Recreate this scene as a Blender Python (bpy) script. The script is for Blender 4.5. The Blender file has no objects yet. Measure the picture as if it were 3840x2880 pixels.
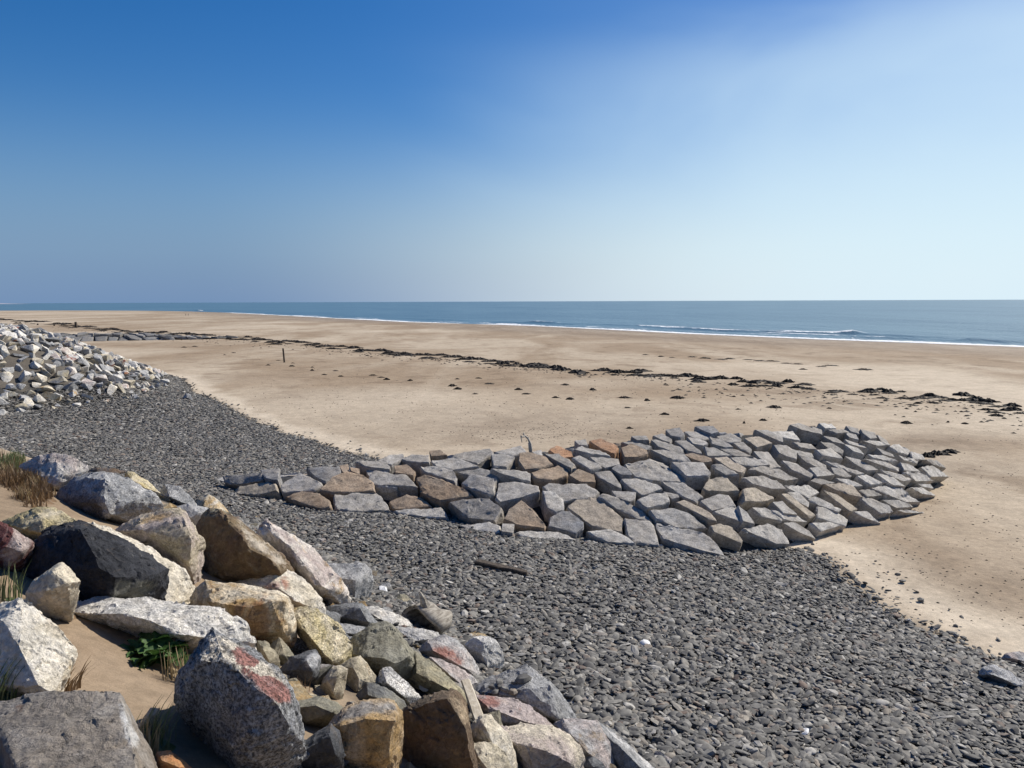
import bpy, bmesh, math, random
import numpy as np
from mathutils import Vector, Matrix, noise

random.seed(7)
rng = np.random.default_rng(7)
R = math.radians
scene = bpy.context.scene
COL = scene.collection

# ------------------------------------------------------------------ camera
EYE = 9.0
FPX = 773.0
PITCH, ROLL = R(6.1), R(-0.21)
cam_data = bpy.data.cameras.new('camera')
cam_data.sensor_width = 36.0
cam_data.lens = 36.0 * FPX / 1024.0
cam_data.clip_start = 0.1
cam_data.clip_end = 90000.0
cam = bpy.data.objects.new('camera', cam_data)
COL.objects.link(cam)
cam.matrix_world = (Matrix.Translation((0, 0, EYE)) @ Matrix.Rotation(math.pi / 2 - PITCH, 4, 'X')
                    @ Matrix.Rotation(ROLL, 4, 'Z'))
scene.camera = cam
scene.render.resolution_x, scene.render.resolution_y = 1024, 768

# ------------------------------------------------------------------ light
SUN_AZ, SUN_EL = R(56.0), R(42.0)        # azimuth clockwise from +Y
world = bpy.data.worlds.new('World')
scene.world = world
world.use_nodes = True
wn, wl = world.node_tree.nodes, world.node_tree.links
wn.clear()
w_out = wn.new('ShaderNodeOutputWorld')
w_bg = wn.new('ShaderNodeBackground')
w_bg.inputs['Strength'].default_value = 0.085
sky = wn.new('ShaderNodeTexSky')
sky.sky_type = 'NISHITA'
sky.sun_disc = False
sky.sun_elevation = SUN_EL
sky.sun_rotation = SUN_AZ
sky.air_density = 1.0
sky.dust_density = 0.6
sky.ozone_density = 3.0
# thin high veil of cloud on the sunward side
tc = wn.new('ShaderNodeTexCoord')
dotn = wn.new('ShaderNodeVectorMath'); dotn.operation = 'DOT_PRODUCT'
dotn.inputs[1].default_value = (math.sin(SUN_AZ) * math.cos(R(10)), math.cos(SUN_AZ) * math.cos(R(10)), math.sin(R(10)))
wl.new(tc.outputs['Generated'], dotn.inputs[0])
mapn = wn.new('ShaderNodeMapping'); mapn.inputs['Scale'].default_value = (1.0, 1.0, 2.3)
wl.new(tc.outputs['Generated'], mapn.inputs['Vector'])
cl = wn.new('ShaderNodeTexNoise')
cl.inputs['Scale'].default_value = 2.1; cl.inputs['Detail'].default_value = 4.0
cl.inputs['Roughness'].default_value = 0.52; cl.inputs['Distortion'].default_value = 0.5
wl.new(mapn.outputs['Vector'], cl.inputs['Vector'])
addn = wn.new('ShaderNodeMath'); addn.operation = 'MULTIPLY_ADD'
addn.inputs[1].default_value = 0.38
wl.new(cl.outputs['Fac'], addn.inputs[0]); wl.new(dotn.outputs['Value'], addn.inputs[2])
mr = wn.new('ShaderNodeMapRange'); mr.interpolation_type = 'SMOOTHSTEP'
mr.inputs['From Min'].default_value = 0.64; mr.inputs['From Max'].default_value = 1.18
mr.inputs['To Min'].default_value = 0.0; mr.inputs['To Max'].default_value = 0.72
wl.new(addn.outputs['Value'], mr.inputs['Value'])
hs = wn.new('ShaderNodeHueSaturation'); hs.inputs['Saturation'].default_value = 1.45; hs.inputs['Hue'].default_value = 0.509
wl.new(sky.outputs['Color'], hs.inputs['Color'])
# pale haze that thickens towards the horizon all the way round
sepd = wn.new('ShaderNodeSeparateXYZ'); wl.new(tc.outputs['Generated'], sepd.inputs[0])
hz = wn.new('ShaderNodeMapRange'); hz.interpolation_type = 'SMOOTHERSTEP'
for k_, v_ in (('From Min', -0.03), ('From Max', 0.27), ('To Min', 0.92), ('To Max', 0.0)): hz.inputs[k_].default_value = v_
wl.new(sepd.outputs['Z'], hz.inputs['Value'])
hd = wn.new('ShaderNodeMapRange'); hd.interpolation_type = 'SMOOTHSTEP'
for k_, v_ in (('From Min', 0.20), ('From Max', 0.95), ('To Min', 0.0), ('To Max', 1.0)): hd.inputs[k_].default_value = v_
wl.new(dotn.outputs['Value'], hd.inputs['Value'])
hcol = wn.new('ShaderNodeMix'); hcol.data_type = 'RGBA'
wl.new(hd.outputs['Result'], hcol.inputs['Factor'])
hcol.inputs[6].default_value = (1.65, 2.85, 5.0, 1)
hcol.inputs[7].default_value = (8.3, 9.4, 10.0, 1)
hmix = wn.new('ShaderNodeMix'); hmix.data_type = 'RGBA'
wl.new(hz.outputs['Result'], hmix.inputs['Factor'])
wl.new(hs.outputs['Color'], hmix.inputs[6]); wl.new(hcol.outputs[2], hmix.inputs[7])
cmix = wn.new('ShaderNodeMix'); cmix.data_type = 'RGBA'
edge = wn.new('ShaderNodeMath'); edge.operation = 'MULTIPLY_ADD'; edge.inputs[1].default_value = 0.16
wl.new(cl.outputs['Fac'], edge.inputs[0]); wl.new(sepd.outputs['Z'], edge.inputs[2])
efade = wn.new('ShaderNodeMapRange'); efade.interpolation_type = 'SMOOTHSTEP'
for k_, v_ in (('From Min', 0.33), ('From Max', 0.43), ('To Min', 1.0), ('To Max', 0.12)): efade.inputs[k_].default_value = v_
wl.new(edge.outputs[0], efade.inputs['Value'])
vmul = wn.new('ShaderNodeMath'); vmul.operation = 'MULTIPLY'
wl.new(mr.outputs['Result'], vmul.inputs[0]); wl.new(efade.outputs['Result'], vmul.inputs[1])
wl.new(vmul.outputs[0], cmix.inputs['Factor'])
wl.new(hmix.outputs[2], cmix.inputs[6])
cmix.inputs[7].default_value = (6.6, 8.5, 9.7, 1)
wl.new(cmix.outputs[2], w_bg.inputs['Color'])
wl.new(w_bg.outputs['Background'], w_out.inputs['Surface'])

sun_d = bpy.data.lights.new('sun', 'SUN')
sun_d.energy = 5.0
sun_d.angle = R(0.53)
sun_d.color = (1.0, 0.93, 0.82)
sun = bpy.data.objects.new('sun', sun_d)
COL.objects.link(sun)
sdir = Vector((math.sin(SUN_AZ) * math.cos(SUN_EL), math.cos(SUN_AZ) * math.cos(SUN_EL), math.sin(SUN_EL)))
sun.rotation_euler = sdir.to_track_quat('Z', 'Y').to_euler()
sun.location = sdir * 200

scene.view_settings.view_transform = 'Standard'
scene.view_settings.look = 'None'
scene.view_settings.exposure = 0.22
scene.view_settings.gamma = 1.0
scene.view_settings.use_curve_mapping = False
scene.render.engine = 'CYCLES'

# ------------------------------------------------------------------ helpers
def ray(u, v):
    """direction (per metre of axial depth) through a point of the 3840 x 2880 photograph"""
    x = (u / 3.75 - 512) / FPX
    y = -(v / 3.75 - 384) / FPX
    c, s = math.cos(ROLL), math.sin(ROLL)
    xr, yu = c * x - s * y, s * x + c * y
    return np.array([xr, math.cos(PITCH) + yu * math.sin(PITCH), -math.sin(PITCH) + yu * math.cos(PITCH)])

def at_z(u, v, z):
    r = ray(u, v)
    t = (z - EYE) / r[2]
    return np.array([r[0] * t, r[1] * t, z])

def at_depth(u, v, d):
    r = ray(u, v)
    return np.array([r[0] * d, r[1] * d, EYE + r[2] * d])

def sdist(X, Y, poly):
    """signed distance to a polyline, positive on its left"""
    best = np.full(X.shape, 1e18); sg = np.ones(X.shape)
    for (ax, ay), (bx, by) in zip(poly[:-1], poly[1:]):
        dx, dy = bx - ax, by - ay
        L2 = dx * dx + dy * dy
        t = np.clip(((X - ax) * dx + (Y - ay) * dy) / L2, 0, 1)
        qx, qy = X - (ax + t * dx), Y - (ay + t * dy)
        d2 = qx * qx + qy * qy
        cr = dx * (Y - ay) - dy * (X - ax)
        m = d2 < best - 1e-9
        best = np.where(m, d2, best); sg = np.where(m, np.where(cr >= 0, 1.0, -1.0), sg)
    return np.sqrt(best) * sg

def link(o):
    COL.objects.link(o)
    return o

def tag(o, label=None, cat=None, group=None, kind=None):
    if label: o['label'] = label
    if cat: o['category'] = cat
    if group: o['group'] = group
    if kind: o['kind'] = kind
    return o

def mesh_obj(name, verts, faces, mat=None, smooth=False, parent=None):
    me = bpy.data.meshes.new(name)
    me.from_pydata([tuple(map(float, v)) for v in verts], [], faces)
    me.update()
    if mat: me.materials.append(mat)
    if smooth:
        me.polygons.foreach_set('use_smooth', [True] * len(me.polygons))
    o = bpy.data.objects.new(name, me)
    link(o)
    if parent: o.parent = parent
    return o

def vnoise(X, Y, sc, seed=0.0, oct=3):
    """cheap smooth value noise on arrays"""
    out = np.zeros(X.shape); amp = 1.0; tot = 0.0
    for k in range(oct):
        x = X / sc + seed * 17.3 + k * 31.7; y = Y / sc - seed * 9.1 + k * 11.9
        xi, yi = np.floor(x), np.floor(y)
        fx, fy = x - xi, y - yi
        fx, fy = fx * fx * (3 - 2 * fx), fy * fy * (3 - 2 * fy)
        def h(a, b):
            t = np.sin(a * 127.1 + b * 311.7 + seed * 13.7) * 43758.5453
            return t - np.floor(t)
        n = (h(xi, yi) * (1 - fx) + h(xi + 1, yi) * fx) * (1 - fy) + (h(xi, yi + 1) * (1 - fx) + h(xi + 1, yi + 1) * fx) * fy
        out += amp * (n - 0.5); tot += amp; amp *= 0.5; sc *= 0.5
    return out / tot * 2

# ------------------------------------------------------------------ lie of the land
SHORE = [(400, -300), (130, 100), (97, 147), (73, 175), (49, 210), (15, 273), (-41, 335), (-133, 489), (-260, 697),
         (-340, 745), (-470, 768), (-900, 790), (-4000, 1200)]
TOE = [(36, -36), (9, -2.5), (1.3, 7.3), (-0.2, 9.7), (-2.6, 13.2), (-5.5, 16.0), (-8.6, 18.6), (-13, 20.5), (-20, 25),
       (-25, 32), (-23.5, 38), (-21.5, 43), (-24, 52), (-28, 60), (-38, 69), (-62, 92), (-105, 140), (-220, 240),
       (-700, 520), (-5000, 2600)]
EDGE = [(40, -26), (12.5, 4), (8.9, 10.5), (8.3, 12.4), (7.5, 13.3), (7.2, 15), (7.3, 17.6), (3, 22), (-2, 26.2), (-6.6, 30.2),
        (-10.2, 34.5), (-13.9, 39.7), (-18.1, 46.6), (-21.5, 51.5), (-27, 62), (-37, 70.5), (-61, 93.5), (-104, 142),
        (-219, 242), (-699, 522), (-4999, 2602)]

def fields(X, Y):
    X = np.asarray(X, float); Y = np.asarray(Y, float)
    d = sdist(X, Y, SHORE); s = sdist(X, Y, TOE); e = sdist(X, Y, EDGE)
    sand = np.where(d > 0, 3.15 * (1 - np.exp(-np.maximum(d, 0) / 48.0)), np.maximum(0.045 * d, -6))
    sand = sand + 0.10 * vnoise(X, Y, 19.0, 1) * np.clip(d / 40, 0, 1) + 0.022 * vnoise(X, Y, 2.4, 2) * np.clip(d / 40, 0, 1)
    far = np.clip((Y - 15) / 25, 0, 1)
    toe_z = 4.3 - 0.6 * far
    t = np.clip(-s / np.maximum(-s + e, 1e-6), 0, 1)
    t = np.where(e <= 0, 1.0, np.where(s >= 0, 0.0, t))
    sh = toe_z * (1 - t) + sand * t + 0.06 * vnoise(X, Y, 3.0, 5) * np.clip(4 * t * (1 - t), 0, 1)
    crest = np.where(far > 0, 7.4 - 0.15 * far, 7.4)
    a = np.maximum(s, 0) * (0.5 - 0.06 * far); b = crest - toe_z
    k = 0.9
    hh = np.clip(0.5 + 0.5 * (b - a) / k, 0, 1)
    up = b * (1 - hh) + a * hh - k * hh * (1 - hh)
    z = np.where(s > 0, toe_z + np.maximum(up, 0) + 0.07 * vnoise(X, Y, 1.6, 8) * np.clip(s, 0, 1), np.where(e > 0, sh, sand))
    return z, d, s, e, t

def ground(x, y):
    return float(fields(np.array([x]), np.array([y]))[0][0])

def hit(u, v, lift=0.0, tmax=900.0):
    r = ray(u, v)
    t = np.concatenate([np.arange(1.2, 60, 0.1), np.geomspace(60, tmax, 700)])
    z = EYE + r[2] * t - fields(r[0] * t, r[1] * t)[0] - lift
    i = np.argmax(z < 0)
    if z[i] >= 0: i = len(t) - 1
    if i == 0: tt = t[0]
    else:
        f = z[i - 1] / (z[i - 1] - z[i] + 1e-9)
        tt = t[i - 1] + f * (t[i] - t[i - 1])
    p = r * tt
    return np.array([p[0], p[1], EYE + p[2]]), tt

# ------------------------------------------------------------------ materials
class NT:
    def __init__(s, name):
        s.m = bpy.data.materials.new(name); s.m.use_nodes = True
        s.n, s.l = s.m.node_tree.nodes, s.m.node_tree.links
        s.b = s.n['Principled BSDF']
    def new(s, t, **kw):
        x = s.n.new(t)
        for k, v in kw.items():
            if k in x.inputs: x.inputs[k].default_value = v
            else: setattr(x, k, v)
        return x
    def noise(s, vec, scale, detail=6, rough=0.6, dist=0.0):
        x = s.new('ShaderNodeTexNoise')
        x.inputs['Scale'].default_value = scale; x.inputs['Detail'].default_value = detail
        x.inputs['Roughness'].default_value = rough; x.inputs['Distortion'].default_value = dist
        if vec is not None: s.l.new(vec, x.inputs['Vector'])
        return x.outputs['Fac']
    def ramp(s, fac, a, b, ta=0.0, tb=1.0):
        x = s.new('ShaderNodeMapRange', interpolation_type='SMOOTHSTEP')
        s.l.new(fac, x.inputs['Value'])
        for k, v in (('From Min', a), ('From Max', b), ('To Min', ta), ('To Max', tb)): x.inputs[k].default_value = v
        return x.outputs['Result']
    def math(s, op, a, b=None, c=None):
        x = s.new('ShaderNodeMath', operation=op)
        for i, v in enumerate((a, b, c)):
            if v is None: continue
            if isinstance(v, (int, float)): x.inputs[i].default_value = v
            else: s.l.new(v, x.inputs[i])
        return x.outputs[0]
    def mix(s, f, a, b, blend='MIX'):
        x = s.new('ShaderNodeMix', data_type='RGBA', blend_type=blend)
        for k, v in (('Factor', f), ('A', a), ('B', b)):
            sk = x.inputs[k] if k == 'Factor' else [i for i in x.inputs if i.name == k and i.type == 'RGBA'][0]
            if isinstance(v, (int, float)): sk.default_value = v
            elif isinstance(v, tuple): sk.default_value = (*v, 1)
            else: s.l.new(v, sk)
        return [o for o in x.outputs if o.type == 'RGBA'][0]
    def attr(s, name, kind='GEOMETRY'):
        x = s.new('ShaderNodeAttribute', attribute_type=kind); x.attribute_name = name
        return x
    def bump(s, h, strength, dist=0.02, prev=None):
        x = s.new('ShaderNodeBump'); x.inputs['Strength'].default_value = strength; x.inputs['Distance'].default_value = dist
        s.l.new(h, x.inputs['Height'])
        if prev is not None: s.l.new(prev, x.inputs['Normal'])
        return x.outputs['Normal']
    def coords(s, offset=True):
        t = s.new('ShaderNodeTexCoord')
        if not offset: return t.outputs['Object']
        oi = s.new('ShaderNodeObjectInfo')
        a = s.new('ShaderNodeVectorMath', operation='MULTIPLY_ADD')
        s.l.new(oi.outputs['Random'], a.inputs[0]); a.inputs[1].default_value = (37.0, 53.0, 71.0)
        s.l.new(t.outputs['Object'], a.inputs[2])
        return a.outputs[0]
    def done(s, color=None, rough=None, normal=None, spec=None):
        if color is not None:
            if isinstance(color, tuple): s.b.inputs['Base Color'].default_value = (*color, 1)
            else: s.l.new(color, s.b.inputs['Base Color'])
        if rough is not None:
            if isinstance(rough, (int, float)): s.b.inputs['Roughness'].default_value = rough
            else: s.l.new(rough, s.b.inputs['Roughness'])
        if normal is not None: s.l.new(normal, s.b.inputs['Normal'])
        if spec is not None: s.b.inputs['Specular IOR Level'].default_value = spec
        return s.m

def rock_material():
    m = NT('weathered_rock')
    co = m.coords()
    oi = m.new('ShaderNodeObjectInfo')
    tb = m.attr('tone_b', 'OBJECT'); tcn = m.attr('tone_c', 'OBJECT')
    st = m.attr('stain', 'OBJECT'); sp = m.attr('speckle', 'OBJECT')
    n1 = m.noise(co, 2.3, 9, 0.68, 0.6)
    c = m.mix(m.ramp(n1, 0.38, 0.66), oi.outputs['Color'], tb.outputs['Color'])
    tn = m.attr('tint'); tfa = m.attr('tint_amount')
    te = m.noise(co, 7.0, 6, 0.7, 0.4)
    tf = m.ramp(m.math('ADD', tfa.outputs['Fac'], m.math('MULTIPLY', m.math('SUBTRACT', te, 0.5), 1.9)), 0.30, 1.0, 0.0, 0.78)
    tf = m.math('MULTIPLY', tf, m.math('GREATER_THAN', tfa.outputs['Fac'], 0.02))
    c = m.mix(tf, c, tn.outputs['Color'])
    n2 = m.noise(co, 1.9, 7, 0.66, 1.2)
    thr = m.math('SUBTRACT', 0.72, m.math('MULTIPLY', st.outputs['Fac'], 0.34))
    sf = m.math('MULTIPLY', m.math('SUBTRACT', n2, thr), 9.0)
    sf = m.new('ShaderNodeClamp'); 
    m.l.new(m.math('MULTIPLY', m.math('SUBTRACT', n2, thr), 9.0), sf.inputs[0])
    sfm = m.math('MULTIPLY', sf.outputs[0], m.math('GREATER_THAN', st.outputs['Fac'], 0.01))
    c = m.mix(sfm, c, tcn.outputs['Color'])
    # patina: warm iron wash and pale scars
    n6 = m.noise(co, 3.4, 8, 0.72, 1.0)
    c = m.mix(m.ramp(n6, 0.55, 0.72, 0.0, 0.42), c, m.mix(0.55, c, (0.40, 0.27, 0.13)))
    n7 = m.noise(co, 4.6, 9, 0.75, 0.8)
    c = m.mix(m.ramp(n7, 0.58, 0.70, 0.0, 0.5), c, m.mix(0.45, c, (0.62, 0.60, 0.55)))
    # crystalline speckle and fine grime
    n3 = m.noise(co, 55.0, 4, 0.75)
    k3 = m.ramp(n3, 0.36, 0.64, 0.25, 1.75)
    spk = m.math('ADD', m.math('MULTIPLY', m.math('SUBTRACT', k3, 1.0), sp.outputs['Fac']), 1.0)
    n4 = m.noise(co, 9.0, 8, 0.75, 0.3)
    k4 = m.ramp(n4, 0.3, 0.7, 0.72, 1.22)
    n5 = m.noise(co, 26.0, 5, 0.7)
    k5 = m.ramp(n5, 0.3, 0.7, 0.80, 1.18)
    k = m.math('MULTIPLY', m.math('MULTIPLY', spk, k4), k5)
    c = m.mix(1.0, c, k, 'MULTIPLY')
    # thin dark cracks
    w = m.noise(co, 3.1, 5, 0.55, 1.8)
    crack = m.ramp(m.math('ABSOLUTE', m.math('SUBTRACT', w, 0.5)), 0.0, 0.009, 0.55, 1.0)
    c = m.mix(1.0, c, crack, 'MULTIPLY')
    nb = m.bump(m.noise(co, 6.0, 10, 0.72, 0.4), 0.9, 0.075)
    nb = m.bump(n5, 0.6, 0.022, nb)
    nb = m.bump(crack, 0.5, 0.02, nb)
    return m.done(c, 0.86, nb, 0.3)

def groyne_material():
    m = NT('quarried_granite')
    co = m.coords()
    oi = m.new('ShaderNodeObjectInfo')
    n1 = m.noise(co, 1.6, 7, 0.65)
    c = m.mix(m.ramp(n1, 0.35, 0.7), oi.outputs['Color'], m.mix(0.5, oi.outputs['Color'], (0.30, 0.26, 0.21)))
    n3 = m.noise(co, 34.0, 5, 0.75)
    n4 = m.noise(co, 6.0, 7, 0.7)
    k = m.math('MULTIPLY', m.ramp(n3, 0.3, 0.7, 0.62, 1.38), m.ramp(n4, 0.3, 0.7, 0.70, 1.28))
    c = m.mix(1.0, c, k, 'MULTIPLY')
    nb = m.bump(m.noise(co, 5.0, 10, 0.72), 0.7, 0.07)
    nb = m.bump(n3, 0.35, 0.02, nb)
    return m.done(c, 0.85, nb, 0.3)

def pebble_material():
    m = NT('slate_pebble')
    oi = m.new('ShaderNodeObjectInfo')
    r = oi.outputs['Random']
    cr = m.new('ShaderNodeValToRGB')
    m.l.new(r, cr.inputs['Fac'])
    el = cr.color_ramp.elements
    stops = [(0.0, (0.075, 0.072, 0.068)), (0.28, (0.120, 0.116, 0.108)), (0.55, (0.180, 0.173, 0.158)), (0.78, (0.245, 0.234, 0.211)),
             (0.88, (0.300, 0.265, 0.215)), (0.925, (0.16, 0.110, 0.085)), (0.955, (0.34, 0.325, 0.295)), (1.0, (0.46, 0.44, 0.40))]
    el[0].position, el[0].color = stops[0][0], (*stops[0][1], 1)
    el[1].position, el[1].color = stops[-1][0], (*stops[-1][1], 1)
    for p, c in stops[1:-1]:
        e = el.new(p); e.color = (*c, 1)
    co = m.coords()
    n = m.noise(co, 1.7, 4, 0.6)
    c = m.mix(1.0, cr.outputs['Color'], m.ramp(n, 0.3, 0.7, 0.54, 1.02), 'MULTIPLY')
    return m.done(c, 0.72, None, 0.35)

def ground_material():
    m = NT('beach_sand')
    t = m.new('ShaderNodeTexCoord'); P = t.outputs['Object']
    A = m.attr('zones')      # r = shingle, g = dry band, b = wet
    sep = m.new('ShaderNodeSeparateColor'); m.l.new(A.outputs['Color'], sep.inputs[0])
    sh, dry, wet = sep.outputs[0], sep.outputs[1], sep.outputs[2]
    mp = m.new('ShaderNodeMapping'); mp.inputs['Rotation'].default_value = (0, 0, R(-35)); mp.inputs['Scale'].default_value = (1, 0.35, 1)
    m.l.new(P, mp.inputs['Vector'])
    band = m.noise(mp.outputs['Vector'], 0.085, 6, 0.55, 0.6)
    c = m.mix(m.ramp(band, 0.36, 0.64), (0.290, 0.218, 0.145), (0.425, 0.350, 0.258))
    patch = m.noise(P, 0.30, 7, 0.62, 0.5)
    c = m.mix(m.ramp(patch, 0.50, 0.66, 0, 0.6), c, (0.180, 0.126, 0.078))
    damp_shade = m.attr('damp')  # damp sand, plus painted shade on the near dune
    dn = m.noise(P, 1.1, 6, 0.65)
    c = m.mix(m.math('MULTIPLY', damp_shade.outputs['Fac'], m.ramp(dn, 0.25, 0.6, 0.55, 1.0)), c, (0.150, 0.104, 0.066))
    c = m.mix(dry, c, (0.56, 0.48, 0.37))
    # ribbed damp flat near the water
    mw = m.new('ShaderNodeMapping'); mw.inputs['Rotation'].default_value = (0, 0, R(-35)); mw.inputs['Scale'].default_value = (1, 0.22, 1)
    m.l.new(P, mw.inputs['Vector'])
    rib = m.noise(mw.outputs['Vector'], 0.75, 5, 0.7, 0.4)
    wc = m.mix(m.ramp(rib, 0.40, 0.62), (0.165, 0.132, 0.101), (0.305, 0.250, 0.190))
    c = m.mix(wet, c, wc)
    mid = m.noise(P, 1.3, 7, 0.74, 0.5)
    c = m.mix(1.0, c, m.ramp(mid, 0.33, 0.67, 0.90, 1.12), 'MULTIPLY')
    fine = m.noise(P, 7.0, 9, 0.78)
    c = m.mix(1.0, c, m.ramp(fine, 0.28, 0.72, 0.82, 1.16), 'MULTIPLY')
    grain = m.noise(P, 140.0, 3, 0.8)
    c = m.mix(1.0, c, m.ramp(grain, 0.25, 0.75, 0.80, 1.18), 'MULTIPLY')
    stone = m.noise(P, 16.0, 5, 0.7)
    sc = m.mix(m.ramp(stone, 0.4, 0.62), (0.028, 0.028, 0.028), (0.07, 0.068, 0.064))
    c = m.mix(sh, c, sc)
    # footprints and wind pits
    vo = m.new('ShaderNodeTexVoronoi', feature='SMOOTH_F1'); vo.inputs['Scale'].default_value = 2.2; vo.inputs['Smoothness'].default_value = 0.6
    m.l.new(P, vo.inputs['Vector'])
    nb = m.bump(vo.outputs['Distance'], 0.16, 0.10)
    nb = m.bump(m.noise(P, 3.2, 8, 0.7), 0.34, 0.10, nb)
    nb = m.bump(fine, 0.28, 0.05, nb)
    nb = m.bump(grain, 0.25, 0.006, nb)
    rough = m.math('SUBTRACT', 0.95, m.math('MULTIPLY', wet, 0.22))
    return m.done(c, rough, nb, 0.2)

def sea_material():
    m = NT('sea_water')
    t = m.new('ShaderNodeTexCoord'); P = t.outputs['Object']
    mp = m.new('ShaderNodeMapping'); mp.inputs['Rotation'].default_value = (0, 0, R(-35)); mp.inputs['Scale'].default_value = (1, 0.3, 1)
    m.l.new(P, mp.inputs['Vector'])
    V = mp.outputs['Vector']
    big = m.noise(V, 0.012, 6, 0.6)
    c = m.mix(m.ramp(big, 0.35, 0.65), (0.068, 0.135, 0.180), (0.100, 0.178, 0.222))
    f = m.attr('foam')
    n = m.noise(V, 0.9, 7, 0.75)
    fo = m.ramp(m.math('ADD', f.outputs['Fac'], m.math('MULTIPLY', m.math('SUBTRACT', n, 0.5), 1.1)), 0.42, 0.62)
    fo = m.math('MULTIPLY', fo, m.math('GREATER_THAN', f.outputs['Fac'], 0.02))
    c = m.mix(fo, c, (0.82, 0.84, 0.85))
    nb = m.bump(m.noise(V, 0.35, 8, 0.65), 0.65, 0.9)
    nb = m.bump(m.noise(V, 0.05, 4, 0.6), 0.5, 2.5, nb)
    m.b.inputs['IOR'].default_value = 1.33
    return m.done(c, m.math('ADD', 0.32, m.math('MULTIPLY', fo, 0.5)), nb, 0.42)

def simple_mat(name, ca, cb, scale=8.0, rough=0.8, bump=0.4, dist=0.02, stretch=(1, 1, 1), lo=0.35, hi=0.65):
    m = NT(name)
    co = m.coords()
    mp = m.new('ShaderNodeMapping'); mp.inputs['Scale'].default_value = stretch
    m.l.new(co, mp.inputs['Vector'])
    n = m.noise(mp.outputs['Vector'], scale, 7, 0.7)
    c = m.mix(m.ramp(n, lo, hi), ca, cb)
    return m.done(c, rough, m.bump(n, bump, dist), 0.3)

def leaf_mat(name, ca, cb, trans=0.25):
    m = NT(name)
    oi = m.new('ShaderNodeTexCoord')
    n = m.noise(oi.outputs['Object'], 9.0, 4, 0.6)
    c = m.mix(m.ramp(n, 0.35, 0.65), ca, cb)
    m.l.new(c, m.b.inputs['Base Color'])
    m.b.inputs['Roughness'].default_value = 0.6
    m.b.inputs['Transmission Weight'].default_value = 0.0
    tr = m.new('ShaderNodeBsdfTranslucent'); m.l.new(c, tr.inputs['Color'])
    ms = m.new('ShaderNodeMixShader'); ms.inputs[0].default_value = trans
    m.l.new(m.b.outputs[0], ms.inputs[1]); m.l.new(tr.outputs[0], ms.inputs[2])
    m.l.new(ms.outputs[0], m.n['Material Output'].inputs['Surface'])
    return m.m

M_ROCK, M_GROYNE, M_PEBBLE, M_GROUND, M_SEA = rock_material(), groyne_material(), pebble_material(), ground_material(), sea_material()
M_WEED = simple_mat('dried_seaweed', (0.012, 0.010, 0.008), (0.045, 0.034, 0.024), 14, 0.75, 0.8, 0.05)
M_CORE = simple_mat('rubble_core', (0.022, 0.022, 0.022), (0.05, 0.048, 0.045), 6, 0.95, 0.8, 0.08)
M_WOOD = simple_mat('bleached_wood', (0.42, 0.36, 0.27), (0.62, 0.56, 0.45), 30, 0.8, 0.3, 0.01, (1, 1, 0.08))
M_DARKWOOD = simple_mat('soaked_timber', (0.035, 0.026, 0.020), (0.10, 0.080, 0.062), 24, 0.85, 0.5, 0.015, (1, 1, 0.12))
M_DRIFT = simple_mat('grey_driftwood', (0.16, 0.14, 0.115), (0.38, 0.35, 0.30), 26, 0.85, 0.6, 0.02, (1, 0.15, 1))
M_GRASS = leaf_mat('marram_blade', (0.095, 0.135, 0.050), (0.175, 0.185, 0.085))
M_STRAW = leaf_mat('dry_straw', (0.235, 0.165, 0.080), (0.36, 0.28, 0.155))
M_BROWN = leaf_mat('withered_grass', (0.13, 0.080, 0.040), (0.245, 0.155, 0.080))
M_LEAF = leaf_mat('green_leaf', (0.030, 0.075, 0.016), (0.065, 0.135, 0.028))
M_CLOTH = simple_mat('dark_clothing', (0.02, 0.02, 0.028), (0.05, 0.045, 0.05), 6, 0.9, 0.2)
M_GULL = simple_mat('gull_plumage', (0.35, 0.36, 0.38), (0.6, 0.6, 0.6), 6, 0.8, 0.1)
M_HEAD = simple_mat('distant_land', (0.30, 0.30, 0.36), (0.36, 0.35, 0.40), 0.002, 0.95, 0.1)

# ------------------------------------------------------------------ ground
def axis(lo, hi, step, far_lo, far_hi, grow=1.085):
    mid = list(np.arange(lo, hi + 1e-6, step))
    a, s = mid[-1], step
    up = []
    while a < far_hi:
        s *= grow; a += s; up.append(a)
    b, s = lo, step
    dn = []
    while b > far_lo:
        s *= grow; b -= s; dn.append(b)
    return np.array(dn[::-1] + mid + up)

xs = axis(-34, 24, 0.25, -9000, 3000)
ys = axis(-8, 70, 0.25, -600, 9000)
GX, GY = np.meshgrid(xs, ys)
gz, gd, gs, ge, gt = fields(GX, GY)
nx, ny = len(xs), len(ys)
co = np.stack([GX.ravel(), GY.ravel(), gz.ravel()], 1)
idx = np.arange(nx * ny).reshape(ny, nx)
quads = np.stack([idx[:-1, :-1], idx[:-1, 1:], idx[1:, 1:], idx[1:, :-1]], -1).reshape(-1, 4)
me = bpy.data.meshes.new('beach')
me.vertices.add(len(co)); me.vertices.foreach_set('co', co.ravel())
me.loops.add(quads.size); me.loops.foreach_set('vertex_index', quads.ravel())
me.polygons.add(len(quads)); me.polygons.foreach_set('loop_start', np.arange(0, quads.size, 4))
me.polygons.foreach_set('use_smooth', np.ones(len(quads), bool))
me.update(calc_edges=True)
wob = vnoise(GX, GY, 1.3, 3)
shing = np.clip((ge + wob * 0.5) / 0.6 + 0.5, 0, 1) * np.clip((2.9 + wob * 0.8 - gs) / 0.8, 0, 1)
shing *= np.clip((66 - GY) / 6, 0, 1)
shing = np.maximum(shing, np.clip((GY - 27) / 3, 0, 1) * np.clip((gs + .2) / .4, 0, 1) * np.clip((76 - GY) / 4, 0, 1) * .85)
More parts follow.
